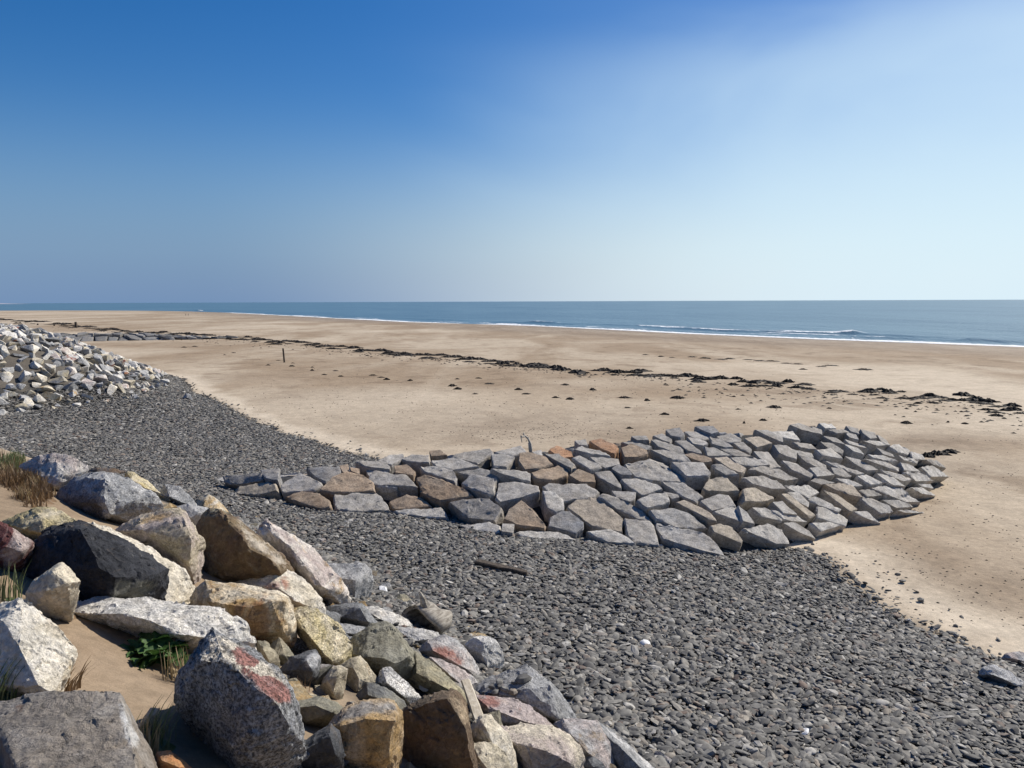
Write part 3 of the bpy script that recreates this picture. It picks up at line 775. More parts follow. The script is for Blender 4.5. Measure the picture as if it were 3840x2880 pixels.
  O((955,1065),(1100,1040),(1240,1060),(1345,1055),(1465,1115),(1545,1200),(1570,1290),(1530,1360),(1500,1460),(1090,1460),(1070,1280),(1020,1160)), O((1060,1180,-.30),(1200,1210,-.42),(1340,1250,-.42),(1480,1330,-.30),(1200,1400,-.38))),
 ('T', 'pinkish grey boulder with an orange lower edge by the shingle', PINK, PALEGREY, OCHRE, .22, .15, .05,
  O((1370,1045),(1440,1008),(1560,1015),(1685,1018),(1730,1100),(1785,1200),(1810,1330),(1800,1440),(1700,1420),(1590,1330),(1545,1210),(1460,1130)), O((1500,1120,-.22),(1640,1270,-.34),(1740,1390,-.3))),
 ('T', 'long grey boulder with a bright white edge of painted sunlight by the shingle', SLATE, GREY, OCHRE, .2, .15, 0,
  O((1680,1020),(1745,1048),(1905,1180),(2090,1350),(2160,1440),(1800,1480),(1790,1320),(1750,1180)), O((1730,1100,-.10),(1880,1230,-.24),(2010,1360,-.30),(1900,1420,-.3))),
 ('T', 'dark rounded cobble at the foot of the pinkish grey boulder', SLATE, GREY, DKGREY, .2, .1, -.15,
  O((1570,1330),(1610,1285),(1660,1280),(1730,1335),(1750,1390),(1640,1420),(1575,1400)), O((1650,1350,-.3),)),
 ('T', 'small brown wedge stone on top of the pink boulder', BROWN, BEIGE, RUST, .3, .05, -.1,
  O((1245,1010),(1270,955),(1300,975),(1355,1055),(1290,1080)), O((1285,1030,-.2),)),
 ('R', 'huge brown grey flat slab with a thin right edge painted sunlit white', (0.27,.235,.195), (0.31,.285,.255), RUST, .22, .12, -.1,
  O((-120,1030),(160,980),(380,915),(640,900),(850,878),(1050,888),(1225,902),(1265,970),(1315,1050),(1340,1150),(1395,1250),(1415,1350),(1420,1440),(1470,1470),(1550,1550),(1620,1670),(1680,1800),(-120,1800)), O((300,1000,.10),(1190,960,.10),(1240,1160,-.10),(1310,1400,-.36),(1400,1560,-.56),(1420,1720,-.70),(200,1700,-.70),(60,1300,-.26))),
 ('R', 'large warm white boulder beside the marram grass', WHITE, CREAM, OCHRE, .3, .15, .05,
  O((-120,60),(20,-20),(120,0),(235,-100),(350,0),(420,60),(510,150),(570,240),(705,355),(770,430),(755,515),(695,600),(645,730),(600,860),(590,960),(300,1020),(-120,1060)), O((50,150,-.14),(200,400,-.30),(400,800,-.42),(560,900,-.36),(0,800,-.36))),
 ('R', 'bright orange stone in the shaded hollow', OCHRE, (0.50,.22,.10), RUST, .3, .05, -.1,
  O((1590,1610),(1640,1500),(1770,1482),(1810,1560),(1905,1585),(1985,1660),(1980,1760),(1600,1760)), O((1680,1580,-.25),(1850,1650,-.28))),
 ('R', 'pale flat stone under the wispy green grass', BEIGE, CREAM, OLIVE, .2, .1, .05,
  O((1390,1280),(1560,1040),(1650,1050),(1640,1190),(1530,1340),(1420,1360)), O((1500,1200,-.2),)),
 ('R', 'small white stone beside the leafy green plant', WHITE, CREAM, PALEGREY, .2, .1, 0,
  O((1325,430),(1380,348),(1465,342),(1490,395),(1400,440)), O((1400,390,-.25),)),
 ('C', 'pale stone lying at the sand edge of the shingle', PALEGREY, PINK, GREY, .2, .2, 0,
  O((2060,715),(2090,680),(2180,670),(2260,700),(2260,770),(2160,755),(2090,740)), O((2130,715,-.2),(2210,735,-.2))),
 ('C', 'low blue grey boulder sunk in the shingle near the sand', (0.30,.31,.33), PALEGREY, GREY, .3, .5, .25,
  O((1910,830),(1930,785),(2020,775),(2110,810),(2190,880),(2280,930),(2280,990),(2150,930),(2000,880)), O((2000,830,-.15),(2120,880,-.2))),
 ('F', 'dark grey stone with a white flank, alone on the far shingle', DKGREY, PALEGREY, WHITE, .5, .2, 0,
  O((1510,985),(1545,938),(1580,950),(1602,998),(1560,1005)), O((1550,975,-.2),)),
 ('F', 'small two toned stone between the far boulders and the sand', GREY, PALEGREY, WHITE, .5, .2, 0,
  O((1345,880),(1370,855),(1395,880),(1385,890)), O((1370,875,-.2),)),
 ('F', 'flat white stone out on the far shingle', WHITE, CREAM, PALEGREY, .2, .1, 0,
  O((1285,795),(1320,770),(1370,768),(1395,785),(1350,800)), O((1335,785,-.2),)),
]

# patches of another colour, some of them painted sunlit strips, on single stones: (words of the label, crop, colour, outline of the patch)
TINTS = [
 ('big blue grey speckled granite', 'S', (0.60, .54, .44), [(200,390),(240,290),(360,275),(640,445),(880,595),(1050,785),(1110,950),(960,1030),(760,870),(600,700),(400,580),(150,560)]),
 ('big blue grey speckled granite', 'S', RED, [(510,440),(600,450),(710,510),(700,575),(560,550)]),
 ('big blue grey speckled granite', 'S', RED, [(590,640),(750,750),(870,740),(1090,890),(1080,990),(900,920),(700,800)]),
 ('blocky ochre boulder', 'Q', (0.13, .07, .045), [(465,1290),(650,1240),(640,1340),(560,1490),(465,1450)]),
 ('blocky ochre boulder', 'Q', (0.34, .19, .09), [(640,1290),(870,1290),(860,1660),(620,1650),(560,1480)]),
 ('brick red stain', 'Q', (0.36, .12, .07), [(960,985),(1060,1000),(1085,1150),(1030,1190),(985,1080)]),
 ('brick red stain', 'Q', (0.32, .19, .18), [(740,1080),(950,1030),(990,1170),(800,1150)]),
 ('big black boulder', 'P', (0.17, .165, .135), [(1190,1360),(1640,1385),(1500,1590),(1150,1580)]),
 ('orange brown block', 'S', (0.25, .255, .26), [(1480,1210),(1640,1040),(1800,970),(2140,970),(2210,1090),(1900,1100),(1560,1210)]),
 ('pink boulder with a brick red patch', 'T', RED, [(760,810),(900,820),(990,880),(960,915),(790,905)]),
 ('stained rust red', 'T', (0.33, .11, .07), [(390,490),(500,430),(630,480),(700,590),(600,590),(470,520)]),
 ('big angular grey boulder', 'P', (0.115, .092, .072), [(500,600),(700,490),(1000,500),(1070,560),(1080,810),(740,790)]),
 ('tall fin shaped boulder', 'Q', (0.58, .52, .43), [(440,350),(560,440),(800,640),(1020,840),(1070,930),(930,890),(860,790),(665,690),(570,530)]),  # sunlit strip painted cream; the brown base colour carries the shade
 ('huge brown grey flat slab', 'R', (0.62, .62, .61), [(1215,890),(1280,970),(1360,1150),(1440,1350),(1420,1460),(1330,1450),(1290,1280),(1235,1140)]),  # sunlight on the right edge, painted white
 ('huge brown grey flat slab', 'R', (0.27, .14, .08), [(150,985),(210,985),(240,1090),(170,1060)]),
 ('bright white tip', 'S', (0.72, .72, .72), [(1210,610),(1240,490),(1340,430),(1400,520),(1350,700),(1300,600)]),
 ('mottled buff boulder', 'P', (0.38, .24, .09), [(1370,770),(1640,670),(1850,640),(1700,750),(1500,800)]),
 ('tall dark brown upright', 'T', (0.47, .37, .25), [(560,790),(700,870),(735,1040),(700,1070),(640,990),(585,880)]),  # lit right edge painted into the stone colour
 ('long grey boulder with a bright white edge', 'T', (0.66, .65, .63), [(1680,1010),(1760,1040),(1920,1170),(2110,1340),(2180,1440),(2080,1400),(1900,1225),(1740,1085)]),  # edge facing the sun, its light painted on
]
def inside(x, y, poly):
    c = False
    for k in range(len(poly)):
        (x1, y1), (x2, y2) = poly[k], poly[k - 1]
        if (y1 > y) != (y2 > y) and x < (x2 - x1) * (y - y1) / (y2 - y1) + x1: c = not c
    return c

def to_px(p):
    """photograph coordinates of a world point"""
    q = cam.matrix_world.inverted() @ Vector(p)
    return (512 + FPX * q.x / -q.z) * 3.75, (384 - FPX * q.y / -q.z) * 3.75

def build_boulder(i, spec):
    crop, label, ca, cb, cc, stain, speck, bias, outline, ridge = spec
    pts = [px(crop, u, v) for u, v in outline]
    us = [p[0] for p in pts]; vs = [p[1] for p in pts]
    cu = sum(us) / len(us); v0, v1 = min(vs), max(vs)
    _, D = hit(min(max(cu, -200), 4000), v0 + 0.90 * (v1 - v0))
    D += bias
    size = math.sqrt((max(us) - min(us)) * (v1 - v0)) / 3.75 / FPX * D
    cv = sum(vs) / len(vs)
    pts = [(cu + (u - cu) * 1.07, cv + (v - cv) * 1.07) for u, v in pts]
    P3 = []
    rr = random.Random(i)
    for (u, v) in pts:
        P3.append(at_depth(u, v, D + size * (0.20 + rr.uniform(-.03, .03))))
    for (u, v, dd) in ridge:
        uu, vv = px(crop, u, v)
        P3.append(at_depth(uu, vv, D + size * dd))
    for (u, v) in pts[::2]:
        k = rr.uniform(.7, .86)
        P3.append(at_depth(cu + (u - cu) * k, cv + (v - cv) * k + 0.06 * (v1 - v0), D + size * rr.uniform(.75, .95)))
    low = sorted(pts, key=lambda q: -q[1])[:max(4, len(pts) // 3)]
    for (u, v) in low:
        g_ = at_depth(u, v, D + size * rr.uniform(.45, .65))
        gz_ = ground(g_[0], g_[1]) - .04
        if D < 30: P3.append(np.array([g_[0], g_[1], max(min(gz_, g_[2]), g_[2] - .7 * size)]))
    c = np.mean(P3, axis=0)
    bm = hull([Vector(p - c) for p in P3])
    dist = D
    rough_mesh(bm, size, max(0.012, min(0.05, 2.2 / FPX * dist)) if D < 30 else 0.06, 0.050 if 'slab' in label else 0.082, i + 1, 0.004, 7, 8, 0.022)
    me = finish(bm, 'boulder', M_ROCK)
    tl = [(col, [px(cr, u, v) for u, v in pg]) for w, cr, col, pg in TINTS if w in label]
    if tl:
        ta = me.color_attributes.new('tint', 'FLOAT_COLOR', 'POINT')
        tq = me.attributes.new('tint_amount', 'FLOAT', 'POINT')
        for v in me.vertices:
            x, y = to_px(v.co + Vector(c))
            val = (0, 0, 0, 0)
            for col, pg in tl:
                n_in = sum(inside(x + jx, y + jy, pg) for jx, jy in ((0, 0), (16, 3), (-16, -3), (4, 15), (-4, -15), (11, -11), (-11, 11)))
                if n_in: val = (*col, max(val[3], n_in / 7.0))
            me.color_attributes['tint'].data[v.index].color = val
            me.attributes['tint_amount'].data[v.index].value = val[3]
    o = link(bpy.data.objects.new('boulder', me))
    o.location = c
    o.color = (*ca, 1)
    o['tone_b'] = list(cb); o['tone_c'] = list(cc); o['stain'] = float(stain); o['speckle'] = float(speck)
    tag(o, label, 'boulder', 'loose boulders on the near slope')
    return o

near_boulders = [build_boulder(i, b) for i, b in enumerate(BOULDERS)]

# generic angular stones for heaps (shared meshes)
def generic_rock(seed, target, flat=1.0, amp=0.06, npts=13, bevel=0.008):
    r = random.Random(seed)
    pts = []
    while len(pts) < npts:
        p = Vector((r.gauss(0, 1), r.gauss(0, 1), r.gauss(0, 1))).normalized() * r.uniform(.8, 1.0)
        pts.append(Vector((p.x * .62, p.y * .48, p.z * .42 * flat)))
    bm = hull(pts)
    rough_mesh(bm, 1.0, target, amp, seed, bevel, 3)
    return finish(bm, 'boulder', M_ROCK, 32)

HEAP = [generic_rock(100 + k, 0.16, 1.0, 0.07, 9) for k in range(12)]
FINE = [generic_rock(200 + k, 0.08, 0.8, 0.075, 9) for k in range(10)]
PALE_WORDS = ['off white', 'cream', 'light grey', 'mid grey', 'pinkish', 'buff', 'dull grey', 'slate grey', 'tan', 'grey and cream']
PALES = [(WHITE, PALEGREY), (CREAM, WHITE), (PALEGREY, WHITE), (PALEGREY, GREY), (PINK, WHITE), (CREAM, BEIGE), (GREY, PALEGREY), (GREY, SLATE), (BEIGE, GREY), (PALEGREY, CREAM)]

def place_rock(me, loc, size, r, cols, label, group, stain=None, name='boulder', tilt=.5, cat='boulder'):
    o = link(bpy.data.objects.new(name, me))
    o.location = loc
    o.rotation_euler = (r.uniform(-tilt, tilt), r.uniform(-tilt, tilt), r.uniform(0, 6.28))
    o.scale = (size * r.uniform(.85, 1.2), size * r.uniform(.85, 1.2), size * r.uniform(.8, 1.15))
    o.color = (*cols[0], 1)
    o['tone_b'] = list(cols[1]); o['tone_c'] = list(stain[0] if stain else BROWN)
    o['stain'] = float(stain[1] if stain else r.choice((0, 0, .15, .3))); o['speckle'] = r.uniform(.05, .35)
    tag(o, label, cat, group)
    return o

# smaller stones wedged into the gaps of the near slope
r = random.Random(31)
cand = []
for _ in range(9000):
    x, y = r.uniform(-9, 3.8), r.uniform(3.2, 19)
    cand.append((x, y))
cx = np.array([c[0] for c in cand]); cy = np.array([c[1] for c in cand])
fz, fd, fs, fe, ft = fields(cx, cy)
kept = []
for i in range(len(cand)):
    x, y = cand[i]
    lim = 3.9 if x > -2.0 else 2.4
    if not (-0.45 < fs[i] < lim): continue
    if x < -2.5 and r.random() < .5: continue
    if x / max(y, .1) < -0.62: continue
    if any((x - a) ** 2 + (y - b) ** 2 < 0.21 ** 2 for a, b, _ in kept): continue
    kept.append((x, y, fz[i]))
    if len(kept) >= 280: break
for x, y, z in kept:
    sz_ = r.choice((.13, .17, .22, .28, .36)) * r.uniform(.85, 1.15)
    word, *cols = r.choice([('cream', CREAM, BEIGE), ('light grey', PALEGREY, GREY), ('beige', BEIGE, OLIVE), ('dark grey', GREY, SLATE), ('pinkish', PINK, PALEGREY), ('ochre', OCHRE, BEIGE), ('olive', OLIVE, BROWN)])
    place_rock(r.choice(FINE), (x, y, z + sz_ * .02), sz_, r, cols, 'small broken ' + word + ' stone wedged in the gaps between the near boulders', 'stones wedged between the near boulders', name='wedged_stone', cat='stone')

# the heap of pale boulders on the far dune face
r = random.Random(12)
cand = [(r.uniform(-52, -14), r.uniform(30, 74)) for _ in range(26000)]
cx = np.array([c[0] for c in cand]); cy = np.array([c[1] for c in cand])
fz, fd, fs, fe, ft = fields(cx, cy)
ok = (fs > -0.5) & (fs < 10.5) & (cx / cy > -0.76)
cell = {}
spots = []
for i in np.nonzero(ok)[0]:
    x, y = cand[i]
    rad = 0.57
    k = (int(x // rad), int(y // rad))
    if any((x - a) ** 2 + (y - b) ** 2 < rad * rad for dx in (-1, 0, 1) for dy in (-1, 0, 1) for a, b in cell.get((k[0] + dx, k[1] + dy), ())): continue
    cell.setdefault(k, []).append((x, y))
    spots.append((x, y, fz[i], fs[i]))
spots.sort(key=lambda p: math.hypot(p[0], p[1]) + (40 if p[0] / p[1] < -0.665 else 0))
rest = []
for n, (x, y, z, s_) in enumerate(spots):
    size = r.uniform(.55, 1.02) * (1.0 if s_ > 0.4 else .75)
    ci_ = r.randrange(len(PALES)); cols = PALES[ci_]
    st_ = None if r.random() > .12 else (r.choice((OCHRE, RUST, RED)), .6)
    if n < 300:
        place_rock(r.choice(HEAP), (x, y, z + size * .12), size, r, cols, (('rust stained ' if st_ else '') + PALE_WORDS[ci_] + (' angular boulder at the foot of the far dune heap' if s_ < .5 else ' angular boulder heaped on the far dune face')), 'pale boulders heaped on the far dune face', st_, tilt=.9)
    else:
        rest.append((x, y, z + size * .12, size, cols))
vv, ff, cc_ = [], [], []
for (x, y, z, size, cols) in rest:
    me0 = r.choice(HEAP)
    mat = Matrix.Translation((x, y, z)) @ Matrix.Rotation(r.uniform(0, 6.28), 4, 'Z') @ Matrix.Rotation(r.uniform(-.8, .8), 4, 'X') @ Matrix.Scale(size, 4)
    base = len(vv)
    vv += [mat @ v.co for v in me0.vertices]
    ff += [tuple(base + k for k in p.vertices) for p in me0.polygons]
if rest:
    o = mesh_obj('boulder_scree', vv, ff, M_ROCK, False)
    o.color = (*(v * .85 for v in PALEGREY), 1); o['tone_b'] = list(WHITE); o['tone_c'] = list(BROWN); o['stain'] = .2; o['speckle'] = .2
    tag(o, 'mass of pale boulders along the upper far dune face', 'boulders', kind='stuff')
print('far boulders', len(spots), 'wedged', len(kept))

# ------------------------------------------------------------------ groynes of pitched stone
def clip_poly(poly, nx_, ny_, c):
    out = []
    for i in range(len(poly)):
        a, b = poly[i], poly[(i + 1) % len(poly)]
        da, db = a[0] * nx_ + a[1] * ny_ - c, b[0] * nx_ + b[1] * ny_ - c
        if da <= 0: out.append(a)
        if (da < 0 < db) or (db < 0 < da):
            t = da / (da - db)
            out.append((a[0] + (b[0] - a[0]) * t, a[1] + (b[1] - a[1]) * t))
    return out

def build_groyne(label, pairs, back, spacing, seed, slant, relief, target, amp, colours, drop=0.1, core_mat=M_CORE, thick=.4, base_z=None, traced=None):
    """pairs: (base pixel, crest pixel, crest height)"""
    rr = random.Random(seed)
    B, C = [], []
    for bpx_, cpx_, cz in pairs:
        B.append(hit(*bpx_)[0] if base_z is None else at_z(bpx_[0], bpx_[1], base_z)); C.append(at_z(cpx_[0], cpx_[1], cz))
    B, C = np.array(B), np.array(C)
    K = C + np.array(back)[None, :] * (np.clip((C[:, 2] - 2.7) / 1.6, .3, 1.4))[:, None]
    K[:, 2] = fields(K[:, 0], K[:, 1])[0] - .1
    mid = (B + C) / 2
    seg = np.linalg.norm(np.diff(mid, axis=0), axis=1)
    pp = np.concatenate([[0], np.cumsum(seg)]); L = pp[-1]
    Wf = np.linalg.norm(C - B, axis=1); Wb = np.linalg.norm(K - C, axis=1)
    def at(arr, p): return np.array([np.interp(p, pp, arr[:, k]) for k in range(3)])
    def surface(p, q):
        p = min(max(p, 0), L)
        b, c, k = at(B, p), at(C, p), at(K, p)
        wf, wb = np.interp(p, pp, Wf), np.interp(p, pp, Wb)
        if q <= wf:
            v = q / wf
            s_ = b + (c - b) * v
            s_[2] += 0.22 * math.sin(math.pi * min(max(v, 0), 1)) * min(1, wf / 3)
        else:
            v = (q - wf) / wb
            s_ = c + (k - c) * v
            s_[2] += 0.15 * math.sin(math.pi * min(max(v, 0), 1))
        return s_
    def frame(p, q):
        e = .08
        t1 = surface(p + e, q) - surface(p - e, q); t2 = surface(p, q + e) - surface(p, q - e)
        n = np.cross(t1, t2); n /= np.linalg.norm(n) + 1e-9
        return n if n[2] > 0 else -n
    kf = lambda p: slant * np.clip((p / L - .30) / .5, 0, 1)
    sq = lambda p: np.interp(p / L, (0, .45, .7, 1), (1.0, 1.0, .80, .74))
    fwd = lambda p, q: (p + kf(p) * q, q * sq(p))
    def inv(a, b):
        p = a
        for _ in range(8): p = a - kf(p) * (b / sq(p))
        return p, b / sq(p)
    sx, sy = spacing
    wmax = float(np.max(Wf + Wb))
    # irregular fitted polygons: cells of a strongly jittered, thinned lattice, stretched along the courses
    seeds = []
    j = 0; b_ = -.3
    while b_ < wmax * 1.1:
        a_ = -6.0 + (j % 2) * sx * .5
        while a_ < L + slant * wmax + 4:
            a, b = a_ + rr.uniform(-.42, .42) * sx, b_ + rr.uniform(-.36, .36) * sy
            p, q = inv(a, b)
            wt = np.interp(p, pp, Wf + Wb)
            if -.3 < p < L + .15 and -.35 < q < wt + .1 and rr.random() > drop: seeds.append((a, b, p, q))
            a_ += sx
        b_ += sy; j += 1
    S = np.array([(s_[0] / sx, s_[1] / sy) for s_ in seeds])
    cells = []
    for i, (a, b, p, q) in enumerate(seeds):
        ua, ub = a / sx, b / sy
        order = np.argsort((S[:, 0] - ua) ** 2 + (S[:, 1] - ub) ** 2)[1:20]
        poly = [(ua + .98 * math.cos(t * .7854 + .39), ub + .98 * math.sin(t * .7854 + .39)) for t in range(8)]
        for o_ in order:
            dx, dy = S[o_, 0] - ua, S[o_, 1] - ub
            poly = clip_poly(poly, dx, dy, (ua + dx / 2) * dx + (ub + dy / 2) * dy)
            if len(poly) < 3: break
        if len(poly) < 3: continue
        while len(poly) > 5:             # merge the shortest edge: four or five sides read as quarried blocks
            ls = [math.hypot(poly[k][0] - poly[k - 1][0], poly[k][1] - poly[k - 1][1]) for k in range(len(poly))]
            k = ls.index(min(ls))
            if ls[k] > .34: break
            m_ = ((poly[k][0] + poly[k - 1][0]) / 2, (poly[k][1] + poly[k - 1][1]) / 2)
            poly[k] = m_; poly.pop(k - 1 if k > 0 else len(poly) - 1)
        cells.append(([(x * sx, y * sy) for x, y in poly], p, q))
    g = link(bpy.data.objects.new('stone_groyne', None))
    g.location = (float(B[0][0]), float(B[0][1]), float(B[0][2]))
    tag(g, label, 'groyne')
    gl = Vector(g.location)
    count = 0
    for i, (poly, p, q) in enumerate(cells):
        if traced and q < np.interp(p, pp, Wf) + .35: continue       # the seaward face is built block by block below
        ca = sum(x for x, _ in poly) / len(poly); cb = sum(y for _, y in poly) / len(poly)
        gap = rr.uniform(.93, .995)
        hgt = rr.uniform(*relief) - (.22 if traced else 0); tx, ty = (rr.uniform(-.13, .07) if p < L * .4 else rr.uniform(-.22, .0)), rr.uniform(-.12, .08)
        pts = []
        rings = [(.86 * gap, hgt), (.98 * gap, hgt - rr.uniform(.04, .10)), (gap * .97, -thick)]
        nrm_ = frame(p, q)
        for k, (x, y) in enumerate(poly):
            jx, jy = rr.uniform(-.04, .04) * sx, rr.uniform(-.04, .04) * sx
            for f, h in rings:
                xx, yy = ca + (x + jx - ca) * f, cb + (y + jy - cb) * f
                P_, Q_ = inv(xx, yy)
                base = surface(P_, Q_)
                extra = (tx * (xx - ca) + ty * (yy - cb)) if h > 0 else 0
                pts.append(Vector(base + nrm_ * (h + extra)))
        cen = sum(pts, Vector()) / len(pts)
        bm = hull([v - cen for v in pts])
        rough_mesh(bm, sx, target, amp, seed * 50 + i, .012, 3, 5)
        me = finish(bm, 'stone', M_GROYNE, 35)
        st_ = link(bpy.data.objects.new('stone', me))
        st_.parent = g
        st_.location = cen - gl
        t_ = p / L
        pal = colours(t_, rr)
        v = rr.uniform(.72, 1.08)
        st_.color = (pal[0] * v, pal[1] * v, pal[2] * v, 1)
        count += 1
    if traced:
        from mathutils.bvhtree import BVHTree
        gv, gf = [], []
        m1, m2 = 130, 40
        for i in range(m1 + 1):
            p = L * i / m1
            wf = float(np.interp(p, pp, Wf))
            for j in range(m2 + 1):
                q = -.25 * (j == 0) + wf * 1.04 * j / m2
                gv.append(Vector(surface(p, q) + frame(p, max(q, .1)) * .10))
        for i in range(m1):
            for j in range(m2):
                a0 = i * (m2 + 1) + j
                gf.append((a0, a0 + m2 + 1, a0 + m2 + 2, a0 + 1))
        tree = BVHTree.FromPolygons(gv, gf)
        eye = Vector((0, 0, EYE))
        crop = None
        for n_, line in enumerate(traced.splitlines()):
            if line[0] == 'W': crop = GR_CROPS[line]; continue
            tok = line.split()
            pxs = [tuple(float(t) for t in q.split(',')) for q in tok[1:]]
            pxs = [(crop[0] + u / crop[2], crop[1] + v / crop[2]) for u, v in pxs]
            mu, mv = sum(q[0] for q in pxs) / len(pxs), sum(q[1] for q in pxs) / len(pxs)
            pxs = [(mu + (u - mu) * .99, mv + (v - mv) * .985) for u, v in pxs]
            hits, nor = [], Vector()
            for u, v in pxs:
                d = Vector(ray(u, v))
                loc, nn, _, dist_ = tree.ray_cast(eye, d.normalized())
                if loc is None: hits.append(None)
                else:
                    hits.append((loc - eye).length / d.length)
                    nor += nn if nn.z > 0 else -nn
            good = [h for h in hits if h is not None]
            if not good:
                good = [hit(mu, mv)[1] - .1]; nor = Vector((0, 0, 1))
            md = sum(good) / len(good)
            nor.normalize()
            # one tilted plane per block, close to the lie of the face
            pts3 = [Vector(at_depth(u, v, h if h is not None else md + .12)) for (u, v), h in zip(pxs, hits)]
            cen = sum(pts3, Vector()) / len(pts3)
            nn = (nor + Vector((rr.uniform(-.05, .10), rr.uniform(-.06, .05), 0))).normalized()
            top = []
            for (u, v) in pxs:
                d = Vector(ray(u, v))
                den = d.dot(nn)
                t_ = (cen - eye).dot(nn) / den if abs(den) > .05 else md
                t_ = min(max(t_, md - .55), md + .55)
                top.append(eye + d * t_)
            rise = rr.uniform(-.02, .08)
            pts = []
            for q in top:
                pts.append(cen + (q - cen) * .95 + nn * (rise + .02))
                pts.append(q + nn * (rise - .03))
                pts.append(cen + (q - cen) * 1.0 - nn * .32 + Vector((0, .04, -.10)))
            c2 = sum(pts, Vector()) / len(pts)
            bm = hull([v - c2 for v in pts])
            ext = max((a_ - b_).length for a_ in top for b_ in top)
            rough_mesh(bm, max(.5, ext * .8), target, amp, seed * 90 + n_, .010, 2, 5, .03)
            me = finish(bm, 'stone', M_GROYNE, 35)
            st_ = link(bpy.data.objects.new('stone', me)); st_.parent = g
            st_.location = c2 - gl
            pal = rr.choice(GR_TONES[tok[0]]); v = rr.uniform(.9, 1.1)
            st_.color = (pal[0] * v, pal[1] * v, pal[2] * v, 1)
            count += 1
    # packed rubble below the stones
    vs_, fs_ = [], []
    n1, n2 = 60, 18
    for i in range(n1 + 1):
        p = L * i / n1
        wt = np.interp(p, pp, Wf + Wb)
        for j in range(n2 + 1):
            s_ = surface(p, wt * j / n2)
            vs_.append((s_[0] - gl.x, s_[1] - gl.y, s_[2] - (.20 if not traced else .24) - gl.z))
    for i in range(n1):
        for j in range(n2):
            a0 = i * (n2 + 1) + j
            fs_.append((a0, a0 + n2 + 1, a0 + n2 + 2, a0 + 1))
    mesh_obj('rubble_core', vs_, fs_, core_mat, False, g)
    print('groyne stones', count)
    return surface, L, pp, Wf

